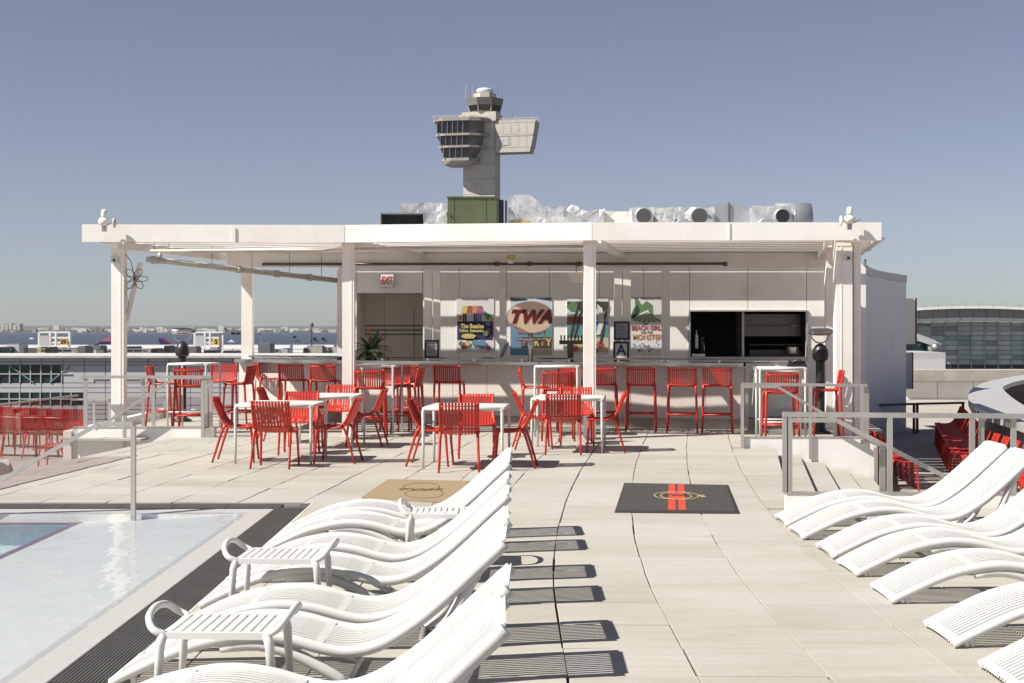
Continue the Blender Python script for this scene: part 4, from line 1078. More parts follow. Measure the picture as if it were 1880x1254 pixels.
# frames on the counter and column
def frame(px0, px1, py0, py1, d, label, letter=None):
    t = thing('notice_frame', label, 'notice', ((X(px0,d)+X(px1,d))/2, d, Z(py1,d)))
    x0, x1, z0, z1 = X(px0,d), X(px1,d), Z(py1,d), Z(py0,d); b = .035
    MB().box(x0,x1,d,d+.03,z0,z0+b).box(x0,x1,d,d+.03,z1-b,z1).box(x0,x0+b,d,d+.03,z0+b,z1-b).box(x1-b,x1,d,d+.03,z0+b,z1-b).build('frame', M['black'], t)
    MB().box(x0+b,x1-b,d+.012,d+.02,z0+b,z1-b).build('sheet', M['greypaper'] if not letter else M['paper'], t)
    if letter: text_mesh(letter, .26, mat('navy_print', (.04,.05,.12), .6), ((x0+x1)/2, d+.008, (z0+z1)/2+.01), t, 'lettering', bold=.006)
    else:
        mb = MB()
        for k in range(9):
            zz_ = lerp(z1-b-.03, z0+b+.03, k/8); mb.box(x0+b+.02, x1-b-.02-random.uniform(0,.03), d+.008, d+.0105, zz_-.004, zz_+.003)
        mb.build('printed_lines', M['black'], t, kind='stuff')
frame(779,806,624,657,24.95,'black framed notice standing on the bar, left of the poster')
frame(1127,1156,590,624,25.3,'upper black framed notice on the wide column')
frame(1126,1155,627,662,25.3,'black framed letter A grade card below the upper notice', 'A')
# EXIT sign
ex = thing('exit_sign', 'white EXIT sign with red letters on the wall above the alcove', 'sign', P(711,528,26.4))
c = P(711,515.5,26.5)
MB().box(c.x-.13,c.x+.13,c.y,c.y+.1,c.z-.13,c.z+.13).build('box', M['galv'], ex)
MB().box(c.x-.118,c.x+.118,c.y-.008,c.y-.001,c.z-.118,c.z+.118).build('face', M['paper'], ex)
text_mesh('EXIT', .20, M['exitred'], (c.x,c.y-.012,c.z), ex, 'lettering', bold=.004, sx=.50)

# potted plant on the counter
pl = thing('potted_palm', 'dark green broad leaved palm with an orange flower at the left of the bar', 'plant', (X(682,25.7),25.7,1.17))
c = Vector((X(682,25.7),25.75,1.14))
MB().lathe([(.09,0),(.12,.02),(.14,.14),(.15,.15),(.12,.15)], c, 14).build('pot', M['terrazzo'], pl, smooth=True)
random.seed(11)
for i in range(46):
    ang = random.uniform(0, 2*math.pi); up = random.uniform(-.15, 1.1); L = random.uniform(.32, .46)
    dr_ = Vector((math.cos(ang), math.sin(ang)*.8, 0)); pts = []
    for k in range(6):
        t_ = k/5; pts.append(c + Vector((0,0,.13)) + dr_*L*t_*math.cos(up*.8) + Vector((0,0, L*t_*math.sin(up)+ .10*t_ - .26*t_*t_*(1.15-up*.7))))
    sdv = dr_.cross(Vector((0,0,1))).normalized(); mb = MB(); wds = [.012,.032,.046,.045,.032,.004]
    for p, wv in zip(pts, wds): mb.v += [p - sdv*wv, p + Vector((0,0,-.006)), p + sdv*wv]
    for k in range(5):
        a = k*3; mb.f += [(a,a+3,a+4,a+1),(a+1,a+4,a+5,a+2)]
    mb.build('leaf', M['leaf'], pl)
MB().lathe([(0,-.03),(.035,-.01),(.04,.02),(.0,.06)], c+Vector((-.03,-.16,.50)), 8).tube([c+Vector((0,0,.2)),c+Vector((-.03,-.16,.48))], .008, 5).build('flower', M['orange'], pl)
random.seed(5)

# posters: generic stand-ins in the colours of the originals, with their titles
def col(nm, c):
    a = sum(c)/3; return mat(nm, tuple((v*.72+a*.28)*.88 for v in c), .7)
PC = {k: col('poster_'+k, v) for k, v in dict(sky=(.55,.66,.70), yellow=(.70,.55,.06), red=(.50,.04,.03), navy=(.03,.02,.10), teal=(.08,.30,.34), orange=(.70,.25,.04), green=(.12,.26,.08), pink=(.50,.08,.22), blue=(.10,.28,.50), brown=(.10,.06,.04), sand=(.62,.52,.30), white=(.74,.74,.72), darkgreen=(.03,.07,.04), purple=(.20,.05,.25)).items()}
def poster(px0, px1, py0, py1, label, fn, base='white'):
    d = WY - .012
    t = thing('poster', label, 'poster', ((X(px0,d)+X(px1,d))/2, d, Z(py1,d)))
    x0, x1, z0, z1 = X(px0,d), X(px1,d), Z(py1,d), Z(py0,d)
    MB().box(x0,x1,d,d+.01,z0,z1).build('sheet', PC[base], t)
    U = lambda u: lerp(x0,x1,u); V = lambda v: lerp(z0,z1,v); lay = [0]
    def shape(cname, pts, name='print_shape'):
        lay[0] += 1; y = d - .0006*lay[0]
        mb = MB(); mb.add([(U(u),y,V(v)) for u, v in pts], [tuple(range(len(pts)))]); mb.build(name, PC[cname], t)
    def disc(cname, u, v, r, asp=.69, n=12): shape(cname, [(u+r*math.cos(2*math.pi*i/n), v+r*asp*math.sin(2*math.pi*i/n)) for i in range(n)])
    def rect(cname, u0, u1, v0, v1): shape(cname, [(u0,v0),(u1,v0),(u1,v1),(u0,v1)])
    def word(txt, u, v, size, cname, sx=1.0, sh=0, bold=.002): lay[0] += 1; text_mesh(txt, size, PC[cname], (U(u), d-.0006*lay[0]-.001, V(v)), t, 'lettering', bold=bold, ext=.0003, sx=sx, shear=sh)
    fn(shape, disc, rect, word)
def art1(shape, disc, rect, word):
    rect('navy',.02,.98,.22,.56); rect('purple',.02,.05,.22,.56); rect('purple',.95,.98,.22,.56)
    word('IT\'S A HAPPY FILM FOR ALL OF TODAY', .5,.955,.035,'purple',.8)
    for u, cc, c2 in ((.22,'yellow','brown'),(.36,'red','white'),(.50,'orange','purple'),(.62,'pink','blue')):
        shape(cc,[(u-.09,.70),(u+.09,.70),(u+.06,.84),(u-.06,.84)]); rect(c2,u-.05,u-.005,.56,.70); rect(c2,u+.005,u+.05,.56,.70)
    for u, v, r, cc in ((.10,.62,.06,'orange'),(.85,.64,.08,'green'),(.76,.70,.06,'teal'),(.92,.60,.06,'yellow'),(.84,.52,.07,'blue'),(.78,.34,.07,'green'),(.88,.40,.05,'red'),(.20,.12,.09,'red'),(.30,.16,.07,'yellow'),(.50,.17,.09,'teal'),(.68,.15,.12,'blue'),(.85,.08,.07,'pink'),(.12,.16,.06,'green')): disc(cc,u,v,r)
    word('The Beatles',.42,.47,.115,'yellow',.80,0,.004); word('Yellow  Submarine',.40,.39,.075,'yellow',.80,0,.003)
    shape('yellow',[(.12,.29),(.22,.25),(.45,.25),(.53,.30),(.45,.33),(.30,.34),(.18,.33)])
def art2(shape, disc, rect, word):
    rect('sky',0,1,.60,1); rect('blue',0,.5,0,.60); rect('teal',.5,1,.25,.70); rect('sand',.5,1,0,.25)
    shape('navy',[(.0,.99),(.42,.965),(.36,.94),(.12,.925),(.0,.93)]); shape('navy',[(.60,.97),(.98,.985),(.98,.93),(.80,.95)]); rect('orange',.1,.9,.66,.80); rect('green',.65,.98,.58,.66); rect('pink',.06,.5,.52,.60)
    word('BEACH',.5,.42,.17,'red',.95,0,.006); rect('brown',.26,.98,.13,.31)
    for i, (ch_, cc) in enumerate(zip('PARTY', ('pink','red','yellow','orange','yellow'))): word(ch_, .33+.145*i,.215,.20,cc,.75,0,.008)
def art3(shape, disc, rect, word):
    rect('darkgreen',0,1,.78,.92); rect('sky',0,1,.62,.80); rect('teal',0,1,.30,.58); rect('sand',0,1,.05,.30); rect('red',.0,.40,.56,.66); rect('blue',.4,1,.45,.58)
    for u, v, r, cc in ((.15,.83,.13,'green'),(.4,.82,.14,'darkgreen'),(.84,.83,.13,'darkgreen'),(.55,.78,.12,'purple'),(.2,.12,.08,'red'),(.35,.16,.07,'yellow'),(.6,.12,.08,'orange'),(.8,.18,.09,'red'),(.9,.10,.07,'yellow'),(.7,.08,.06,'blue'),(.45,.24,.08,'teal')): disc(cc,u,v,r)
    shape('brown',[(.05,.30),(.10,.30),(.30,.90),(.26,.90)]); shape('brown',[(.15,.30),(.19,.30),(.38,.80),(.34,.80)]); shape('brown',[(.78,.20),(.83,.20),(1.0,.88),(.95,.90)])
    shape('white',[(.70,.35),(.80,.35),(.90,.60),(.85,.80),(.72,.88),(.78,.60)])
    word('the biggest splash of the season',.5,.965,.035,'red',.8)
def art4(shape, disc, rect, word):
    shape('green',[(.0,.62),(.10,.62),(.30,.72),(.55,.78),(.62,.66),(.72,.66),(.70,.86),(.50,.93),(.35,.86),(.22,.98),(.12,.99),(.14,.84),(.04,.74)])
    shape('darkgreen',[(.02,.62),(.14,.64),(.30,.76),(.20,.88),(.10,.74)])
    shape('green',[(.04,.60),(.28,.67),(.50,.74),(.72,.67),(.98,.58),(.80,.565),(.30,.565)])
    for k in range(5): shape('sand',[(.12+.17*k,.57),(.20+.17*k,.57),(.50,.735)])
    word('THE',.45,.535,.05,'brown'); word('BEACH GIRLS',.52,.465,.125,'red',.80,0,.004); word('AND THE',.50,.39,.05,'brown'); word('MONSTER',.52,.31,.135,'orange',.90,0,.004)
    word('CALIFORNIA NIGHT OF TERROR!',.66,.975,.035,'brown',.8)
    random.seed(3)
    for _ in range(26): disc(random.choice(['brown','navy','white','sand','teal']), random.uniform(.06,.94), random.uniform(.05,.22), random.uniform(.012,.03))
poster(838,907,545,647,'film poster with a navy panel and yellow title right of the double column',art1,'white')
poster(937,1014,545,652,'bright beach poster with PARTY lettering behind the oval sign',art2,'sky')
poster(1041,1117,545,652,'palm beach poster behind the middle right column',art3,'white')
poster(1158,1216,545,652,'pale film poster with dark red and orange title right of the notices',art4,'white')
# two leaning sticks on the counter
st_ = thing('menu_stand', 'pair of thin black rods leaning on the bar left of the oval sign', 'menu stand', P(924,656,25.2))
MB().tube([P(918,657,25.2),P(928,632,25.2)], .010, 6).tube([P(921,657,25.2),P(934,628,25.2)], .010, 6).build('rod', M['black'], st_)

# coin binoculars
def binoc(x, y, label, ang, tone, z0=0):
    t = thing('tower_viewer', label, 'binoculars', (x,y,z0))
    MB().lathe([(.17,0),(.17,.03),(.10,.06),(.072,.10),(.072,1.14),(.075,1.16)], (x,y,z0), 18).build('pedestal', M['black'], t, smooth=True)
    MB().lathe([(.076,1.161),(.12,1.20),(.13,1.26),(.12,1.34),(.085,1.40),(.05,1.43),(.02,1.44)], (x,y,z0), 18).build('coin_box', M['black'], t, smooth=True)
    cs, sn = math.cos(ang), math.sin(ang)
    arc = [(x+.17*math.cos(a)*cs, y+.17*math.cos(a)*sn, z0+1.60+.15*math.sin(a)) for a in [math.pi+math.pi*i/10 for i in range(11)]]
    MB().tube(arc, .013, 8).build('yoke', M['steel2'], t, smooth=True)
    hd = MB(); fw = Vector((-sn, cs, 0)); rt = Vector((cs, sn, 0)); c = Vector((x,y,z0+1.63))
    k = len(hd.v); n = 16; L = [(-.20,.055),(-.16,.075),(0,.085),(.14,.075),(.20,.05)]
    ax_ = rt
    for (h_, r_) in L:
        for j in range(n):
            a = 2*math.pi*j/n; hd.v.append(c + ax_*h_*(1.0) + fw*math.cos(a)*r_*1.3 + Vector((0,0,1))*math.sin(a)*r_*.75)
    for i in range(len(L)-1):
        for j in range(n): hd.f.append((i*n+j,i*n+(j+1)%n,(i+1)*n+(j+1)%n,(i+1)*n+j))
    hd.f.append(tuple(range(n))[::-1]); hd.f.append(tuple((len(L)-1)*n+j for j in range(n)))
    hd.build('head', M['steel2'] if tone else M['galv'], t, smooth=True)
    for s_ in (-.05,.05):
        e = c + rt*(.205) + fw*s_; MB().tube([e, e+rt*.02], .025, 10).build('eyepiece', M['black'], t)
binoc(X(335,25.6),25.6,'coin operated silver binoculars on a black pedestal behind the far left high table',0,1)
binoc(X(1506,22.6),22.6,'coin operated binoculars on a black pedestal beside the right corner post',R(20),0)

# curved wing wall right of the bar
ww = thing('wing_wall', 'curved grey ribbed metal wall receding right of the bar building', 'wall', (8,30,LOW))
wpts = spline([(6.62,26.6),(6.9,27.8),(7.4,29.5),(8.2,31.6),(9.42,33.9)], 34)
tops = [lerp(2.98, 2.94, i/34) for i in range(35)]
for i in range(34):
    a, b = wpts[i], wpts[i+1]; d_ = (b-a).normalized(); nn = Vector((d_.y,-d_.x)) * .018; e = .012
    p, q = a + d_*e, b - d_*e
    mb = MB(); mb.hexa([(a.x,a.y,LOW),(p.x+nn.x,p.y+nn.y,LOW),(q.x+nn.x,q.y+nn.y,LOW),(b.x,b.y,LOW)],[(a.x,a.y,tops[i]-.17),(p.x+nn.x,p.y+nn.y,tops[i]-.17),(q.x+nn.x,q.y+nn.y,tops[i]-.17),(b.x,b.y,tops[i]-.17)])
    mb.build('cladding_panel', M['clad'], ww)
for i in range(0, 34, 4):
    a, b = wpts[i], wpts[min(34,i+4)]; d_ = (b-a).normalized(); nn = Vector((d_.y,-d_.x)) * .035
    MB().hexa([(a.x,a.y,tops[i]-.168),(a.x+nn.x,a.y+nn.y,tops[i]-.168),(b.x+nn.x,b.y+nn.y,tops[i]-.168),(b.x,b.y,tops[i]-.168)],[(a.x,a.y,tops[i]),(a.x+nn.x,a.y+nn.y,tops[i]),(b.x+nn.x,b.y+nn.y,tops[i]),(b.x,b.y,tops[i])]).build('top_band', M['cladtrim'], ww)
MB().prism([(p.x,p.y) for p in wpts[::4]]+[(9.42,33.9),(9.2,34.0)]+[(p.x-.22,p.y+.05) for p in reversed(wpts[::4])], LOW, 2.78).build('core_wall', M['clad'], ww)
MB().box(6.2,6.61,26.45,26.62,LOW,2.9).build('corner_wall', M['white2'], ww)
t = thing('wall_box', 'pale box with a dark edge hung high on the end of the ribbed wall', 'sign', P(1672,632,34.1))
MB().box(X(1661,34.1),X(1680,34.1),34.1,35.2,Z(632,34.1),Z(548,34.1)).build('box_body', M['beige'], t)
MB().box(X(1680,34.1)+.001,X(1683.5,34.1),34.1,35.2,Z(632,34.1),Z(547,34.1)).build('box_edge', M['pipedark'], t)
t = thing('wall_box', 'darker box low on the end of the ribbed wall', 'sign', P(1668,714,34.1))
MB().box(X(1661,34.1),X(1674,34.1),34.1,35.2,Z(714,34.1),Z(648,34.1)).build('box_body', M['cladtrim'], t)
MB().box(X(1674,34.1)+.001,X(1677,34.1),34.1,35.2,Z(714,34.1),Z(647,34.1)).build('box_edge', M['pipedark'], t)

# curved parapet ring on the right
ring = thing('curved_parapet', 'broad curved grey metal parapet above the stored red chairs', 'parapet', (11,32,LOW))
outp = [(1905,790),(1870,777),(1840,768),(1800,757),(1784,746),(1777.5,731),(1780,719),(1792,709),(1815,700),(1850,693),(1885,687.5),(1960,680)]
inp  = [(1990,800),(1945,775),(1905,757),(1870,738),(1850,723),(1841,713),(1842.5,709.5),(1848,706.5),(1858,702.5),(1872,699),(1890,696),(1960,688)]
def rp(px, py, z=.2): d = F*(H-z)/(py-CY); return Vector((X(px,d), d, z))
O_ = spline([rp(*p) for p in outp], 44); I_ = spline([rp(*p) for p in inp], 44)
for i in range(0, 44):
    a, b, c_, d_ = O_[i], I_[i], I_[i+1], O_[i+1]
    e = (a-d_).normalized()*.006
    MB().add([a-e,b-e,c_+e,d_+e,(a-e)-Vector((0,0,.12)),(b-e)-Vector((0,0,.12)),(c_+e)-Vector((0,0,.12)),(d_+e)-Vector((0,0,.12))], [(0,1,2,3),(7,6,5,4),(0,3,7,4),(1,5,6,2),(0,4,5,1),(3,2,6,7)]).build('cap_panel', M['ringtop'], ring)
mb = MB()
for i in range(44):
    a, d_ = O_[i]+Vector((.35,.0,0)), O_[i+1]+Vector((.35,.0,0)); mb.add([(a.x,a.y,.08),(d_.x,d_.y,.08),(d_.x,d_.y,LOW),(a.x,a.y,LOW)], [(0,1,2,3)])
mb.build('parapet_wall', M['cladtrim'], ring)
mb = MB()
for i in range(44):
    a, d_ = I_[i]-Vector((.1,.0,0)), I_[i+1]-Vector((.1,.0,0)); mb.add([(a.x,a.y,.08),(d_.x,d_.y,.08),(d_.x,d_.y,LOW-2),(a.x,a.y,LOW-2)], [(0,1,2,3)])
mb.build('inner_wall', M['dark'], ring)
for i in range(0, 88):
    a = I_[i//2].lerp(I_[i//2+1], (i%2)/2) + Vector((.05,0,0)); MB().box(a.x-.02,a.x+.03,a.y-.02,a.y+.02,-1.5,.07).build('fin', M['pipedark'], ring)
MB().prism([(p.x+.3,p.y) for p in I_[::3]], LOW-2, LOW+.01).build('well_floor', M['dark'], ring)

# ================================================================== ROOFTOP PLANT
RD = 29.0
def foilbox(px0, px1, py0, py1, d0, dep, name, par, seed=0, amp=.03, step=.12, taper=None, m='foil'):
    return MB().wrinkle(X(px0,d0),X(px1,d0),d0,d0+dep,3.21,Z(py0,d0),step=step,amp=amp,seed=seed,taper=taper).build(name, M[m], par)
def opening(par, px, py, d, r, tone='dark'):
    c = P(px,py,d)
    MB().lathe([(r*.93,-.01),(r*1.06,-.012),(r*1.06,.12),(r*.93,.12)], c, 24, 'y').build('collar', M['sheet'], par, smooth=True)
    MB().lathe([(0,.0),(r*.92,.001),(r*.92,.02)], c+Vector((0,-.011,0)), 24, 'y').build('duct_mouth', M[tone], par, smooth=False)
t = thing('foil_duct', 'foil wrapped duct with a dark square mouth left of the green unit', 'duct', P(760,412,RD))
foilbox(735,823,373,412,RD+.8,.8,'duct_wrap',t,1,.02)
foilbox(779,821,388,412,RD,.9,'duct_wrap',t,2,.022)
x0,x1 = X(698,RD),X(780,RD); z1=Z(393,RD)
MB().box(x0,x1,RD-.02,RD+.5,z1,z1+.03).box(x0,x0+.02,RD-.02,RD+.5,3.21,z1).box(x1-.03,x1,RD-.02,RD+.5,3.21,z1).build('mouth_rim', M['galv'], t)
MB().box(x0+.02,x1-.03,RD+.35,RD+.5,3.21,z1).build('mouth_dark', M['dark'], t)  # near-black block; the open mouth's inner shade is put into its colour
t = thing('green_unit', 'olive green air handling unit on the bar roof in front of the tower', 'air conditioner', P(870,410,RD))
gx = [X(p,RD) for p in (823,835.5,894,913)]; zt = Z(363,RD)
for a, b in zip(gx, gx[1:]): MB().box(a+.005,b-.005,RD-.3,RD-.27,3.21,zt-.03).build('door_panel', M['green'], t)
MB().box(gx[0],gx[3],RD-.268,RD+.8,3.21,zt-.031).build('body', M['green'], t)
MB().box(gx[0]-.01,gx[3]+.02,RD-.32,RD+.82,zt-.03,zt).build('lid', M['green'], t)
MB().box(gx[3]+.03,gx[3]+.13,RD-.2,RD+.7,3.21,zt-.06).box(gx[3]+.16,gx[3]+.2,RD-.25,RD-.2,3.21,zt-.08).build('side_grille', M['black'], t)
MB().lathe([(0,-.01),(.02,-.008),(.02,.0)], P(828,397,RD-.31), 10, 'y').build('knob', M['black'], t)
t = thing('foil_elbow', 'tall foil wrapped duct elbow right of the green unit', 'duct', P(970,408,RD))
def tp_(p):
    if p.z > 3.9 and p.x > X(975,RD): p.z -= (p.x - X(975,RD))*1.0
    return p
foilbox(943,1003,358,404,RD-.1,.7,'duct_wrap',t,3,.012,.12,tp_)
foilbox(934,943,362,408,RD,.5,'duct_side',t,4,.01)
MB().box(X(941,RD),X(972,RD),RD-.12,RD+.4,3.15,Z(405,RD)).build('base_flange', M['yellowbox'], t)
t = thing('foil_duct', 'long crumpled foil wrapped duct run with a round mouth in the middle of the roof', 'duct', P(1090,408,RD))
foilbox(990,1110,386,410,RD-.1,.6,'duct_wrap',t,5,.036,.12)
foilbox(1000,1065,380,400,RD+.4,.5,'duct_wrap',t,6,.038,.12)
foilbox(1160,1200,380,410,RD-.1,.6,'duct_wrap',t,7,.022,.13)
MB().lathe([(.30,0),(.30,.45)], (X(1130,RD)-.0,RD+.25,Z(405,RD)-.18), 20, 'x').wrinkle(X(1098,RD),X(1165,RD),RD,RD+.5,3.21,Z(388,RD),step=.2,amp=.01).build('canvas_joint', M['beige'], t)
opening(t,1182,396.5,RD-.2,.165,'mouth')
t = thing('foil_duct', 'foil wrapped duct with a round mouth and torn end right of centre', 'duct', P(1250,408,RD))
foilbox(1200,1312,381,410,RD-.1,.6,'duct_wrap',t,8,.036,.12)
opening(t,1284,397,RD-.2,.175,'mouth')
MB().lathe([(.14,-.01),(.15,-.01),(.15,.1)], P(1255,414,RD-.2), 20, 'y').build('collar', M['sheet'], t, smooth=True)
t = thing('duct_housing', 'pale grey round topped metal housing on the roof', 'duct', P(1348,408,RD+.6))
pts = [(X(1311,RD),3.21),(X(1388,RD),3.21),(X(1388,RD),Z(386,RD))]+[(X(1345+43*math.cos(R(a)),RD),Z(386-16*math.sin(R(a)),RD)) for a in range(10,180,17)]+[(X(1302,RD),Z(389,RD))]
MB().slabxz(pts, RD+.5, RD+1.2).build('housing', M['sheet'], t)
MB().box(X(1344,RD),X(1346,RD),RD+.46,RD+.499,3.21,Z(368,RD)).build('seam', M['pipedark'], t)
t = thing('foil_duct', 'foil faced box with a black round mouth near the right end of the roof', 'duct', P(1420,408,RD))
foilbox(1384,1453,378,410,RD,.6,'duct_wrap',t,9,.012,.14)
opening(t,1437,397,RD-.08,.155,'dark')
MB().lathe([(.16,-.01),(.18,-.01),(.18,.1),(.16,.1)], P(1407,416,RD-.1), 20, 'y').build('collar', M['sheet'], t, smooth=True)
t = thing('exhaust_drum', 'grey metal drum end at the right of the roof ducts', 'duct', P(1475,408,RD+1))
mb = MB(); c = P(1455,404,RD+.8)
mb.lathe([(0,-.35),(.36,-.35),(.36,.0),(.36,.36),(.30,.37),(0,.37)], c, 28, 'x'); mb.build('drum', M['sheet'], t, smooth=True)
MB().tube([P(1460,408,RD-.05),P(1460,386,RD-.05)], .025, 8).build('vent_pipe', M['galv'], t, smooth=True)

# ================================================================== CONTROL TOWER
TD = 500.0; ts_ = F / TD
bx0 = Vector((X(908,TD), TD, 0)); U_ = Vector((.98,-.2,0)); V_ = Vector((.2,.98,0))
def T(u, v, z): return bx0 + U_*u + V_*v + Vector((0,0,z))
def tu(px): return (px - 908) / ts_ / .98
def tz(py): return H - (py - CY) / ts_
tw = thing('control_tower', 'concrete airport control tower rising behind the bar roof', 'tower', bx0 + Vector((-5,5,-15)))
def tbox(u0,u1,v0,v1,z0,z1,name,m,top=None,par=None):
    t_ = top or (u0,u1,v0,v1)
    MB().hexa([T(u0,v0,z0),T(u1,v0,z0),T(u1,v1,z0),T(u0,v1,z0)],[T(t_[0],t_[2],z1),T(t_[1],t_[2],z1),T(t_[1],t_[3],z1),T(t_[0],t_[3],z1)]).build(name, M[m], par or tw)
uw = -tu(850)
zs_ = [-15]+[tz(p) for p in (356,328,300,272,244,222)]
for a, b in zip(zs_, zs_[1:]): tbox(-uw,0,0,9.5,a+.06,b-.06,'shaft_section','towerconc')
tbox(-uw+.1,-.1,.1,9.4,-15,tz(222),'shaft_core','towerdark')
tbox(tu(848),tu(911),-.6,10,tz(222)+.05,tz(205),'shaft_head','towerconc')
# left cab
levels = [(799,901,224,218),(803,900,251,247),(809,896,273,269),(815,882,297,292)]
def slabpoly(l, r): 
    L_, R__ = tu(l), tu(r)
    return [(L_,6),(L_,-3.2),(L_+1.5,-5.5),(L_+4,-6.4),(tu(868),-6.4),(lerp(tu(868),R__,.6),-4.8),(R__,-.62),(tu(852),-.62),(tu(852),6)]
def tprism(poly, z0, z1, name, m, poly2=None):
    poly2 = poly2 or poly; n = len(poly)
    mb = MB(); mb.add([T(u,v,z0) for u, v in poly]+[T(u,v,z1) for u, v in poly2], [tuple(range(n))[::-1], tuple(range(n,2*n))]+[(i,(i+1)%n,(i+1)%n+n,i+n) for i in range(n)])
    mb.build(name, M[m], tw)
for l, r, y1, y0 in levels: tprism(slabpoly(l,r), tz(y1), tz(y0), 'floor_ledge', 'towerledge')
for k in range(3):
    (l,r,y1,y0), (l2,r2,y12,y02) = levels[k], levels[k+1]
    za, zb = tz(y02)+.01, tz(y1)-.01
    inner = lambda l_, r_: [(u+.5 if i < 4 else u-1.0, v+.8 if v < 0 else v) for i, (u, v) in enumerate(slabpoly(l_, r_))]
    tprism(inner(l2, r2-6), za, zb, 'cab_wall', 'towerdark', inner(l, r-6))
    ncol = 7 - k
    for i in range(ncol-1):
        u0 = lerp(tu(l2)+1.2, tu(868)-.3, i/(ncol-1)); u1 = lerp(tu(l2)+1.2, tu(868)-.3, (i+1)/(ncol-1))
        hz = zb - za
        MB().hexa([T(u0+.12,-5.75,za+hz*.06),T(u1-.12,-5.75,za+hz*.06),T(u1-.12,-5.5,za+hz*.06),T(u0+.12,-5.5,za+hz*.06)],[T(u0+.12,-5.75,zb-hz*.02),T(u1-.12,-5.75,zb-hz*.02),T(u1-.12,-5.5,zb-hz*.02),T(u0+.12,-5.5,zb-hz*.02)]).build('window', M['towerglass'], tw)
        MB().hexa([T(u0-.06,-6.15,za),T(u0+.06,-6.15,za),T(u0+.06,-5.5,za),T(u0-.06,-5.5,za)],[T(u0-.06,-6.15,zb),T(u0+.06,-6.15,zb),T(u0+.06,-5.5,zb),T(u0-.06,-5.5,zb)]).build('mullion', M['towerledge'], tw)
tprism([(tu(822),6),(tu(818),-2.5),(tu(824),-5),(tu(850),-5.4),(tu(862),-3),(tu(866),-.62),(tu(852),-.62),(tu(852),6)], tz(303), tz(297.2), 'cab_soffit', 'towerlight', slabpoly(815,878))
mb = MB()
for py in (214.5, 216.8):
    mb.tube([T(tu(799),-3,tz(py)),T(tu(801),-6,tz(py)),T(tu(868),-6.3,tz(py)),T(tu(899),-1,tz(py))], .08, 4)
for px in range(801, 898, 12): mb.tube([T(tu(px),-6 if px < 870 else lerp(-6,-1,(px-868)/32),tz(218)),T(tu(px),-6 if px < 870 else lerp(-6,-1,(px-868)/32),tz(214.5))], .08, 4)
mb.tube([T(tu(910),.2,tz(218)),T(tu(988),.2,tz(218))], .1, 4).tube([T(tu(910),.2,tz(221)),T(tu(988),.2,tz(221))], .1, 4)
for px in range(912, 990, 11): mb.tube([T(tu(px),.2,tz(224)),T(tu(px),.2,tz(218))], .08, 4)
mb.build('roof_railing', M['towerlight'], tw)
# right block
rb0, rb1 = tu(909), tu(982)
tbox(rb0,tu(971),.3,7,tz(278),tz(223),'annex_core','towerdark',(rb0,rb1,.3,7))
tbox(rb0,tu(971)+.2,.0,7.4,tz(280),tz(272),'annex_floor','towerlight',(rb0,tu(973)+.2,.0,7.4))
tbox(rb0,rb1+.2,0,7.4,tz(226),tz(222),'annex_roof','towerlight'); tbox(rb0,tu(977)+.2,-.1,7.3,tz(250.5),tz(248),'annex_ledge','towerlight')
for r_ in range(2):
    ya, yb = ((226.5,247.5),(251,271.5))[r_]
    for c_ in range(5):
        a = 909 + c_*(73/5); b = a + 73/5
        if c_ == 4: f0 = (974.5 if r_ else 979.5); f1 = (979 if r_ else 982)
        else: f0 = f1 = b
        MB().hexa([T(tu(a)+.05,0,tz(yb)),T(tu(f0)-.05,0,tz(yb)),T(tu(f0)-.05,.29,tz(yb)),T(tu(a)+.05,.29,tz(yb))],[T(tu(a)+.05,0,tz(ya)),T(tu(f1)-.05,0,tz(ya)),T(tu(f1)-.05,.29,tz(ya)),T(tu(a)+.05,.29,tz(ya))]).build('facade_panel', M['towerlight'], tw)
tbox(tu(924),tu(934),-.15,-.05,tz(267),tz(251.5),'vent_panel','roofwhite')
# side of the annex
MB().hexa([T(tu(974),.3,tz(271)),T(tu(974)+.3,.3,tz(271)),T(tu(974)+.3,7,tz(271)),T(tu(974),7,tz(271))],[T(tu(982),.3,tz(226.5)),T(tu(982)+.3,.3,tz(226.5)),T(tu(982)+.3,7,tz(226.5)),T(tu(982),7,tz(226.5))]).build('side_panel', M['towerlight'], tw)
# top cab
tc_ = T(tu(885),4.5,0)
def octo(r, zz_, ph=22.5): return [(tc_.x + r*math.cos(R(ph+45*i)), tc_.y + r*math.sin(R(ph+45*i)), zz_) for i in range(8)]
def frus(r0, z0, r1, z1, name, m):
    a, b = octo(r0, z0), octo(r1, z1)
    MB().add(a+b, [tuple(range(8))[::-1], tuple(range(8,16))]+[(i,(i+1)%8,(i+1)%8+8,i+8) for i in range(8)]).build(name, M[m], tw)
frus(5.4,tz(205.5),5.9,tz(203),'cab_sill','towerlight'); frus(5.7,tz(203),6.3,tz(192),'cab_glazing','towerglass'); frus(6.5,tz(192),7.1,tz(179),'cab_fascia','towerdark'); frus(5.6,tz(179),4.3,tz(177),'cab_roof','towerdark')
frus(4.3,tz(177),4.3,tz(169),'penthouse','towerlight')
a, b = octo(5.75,tz(203)), octo(6.35,tz(192))
mb = MB()
for i in range(8): mb.tube([a[i], b[i]], .13, 4)
mb.build('cab_mullions', M['towerlight'], tw)
MB().lathe([(2.6,tz(169)),(3.0,tz(165)),(3.15,tz(162)),(2.7,tz(159)),(1.4,tz(157.3)),(.1,tz(157))], (tc_.x,tc_.y,0), 24).build('radome', M['plastic'], tw, smooth=True)
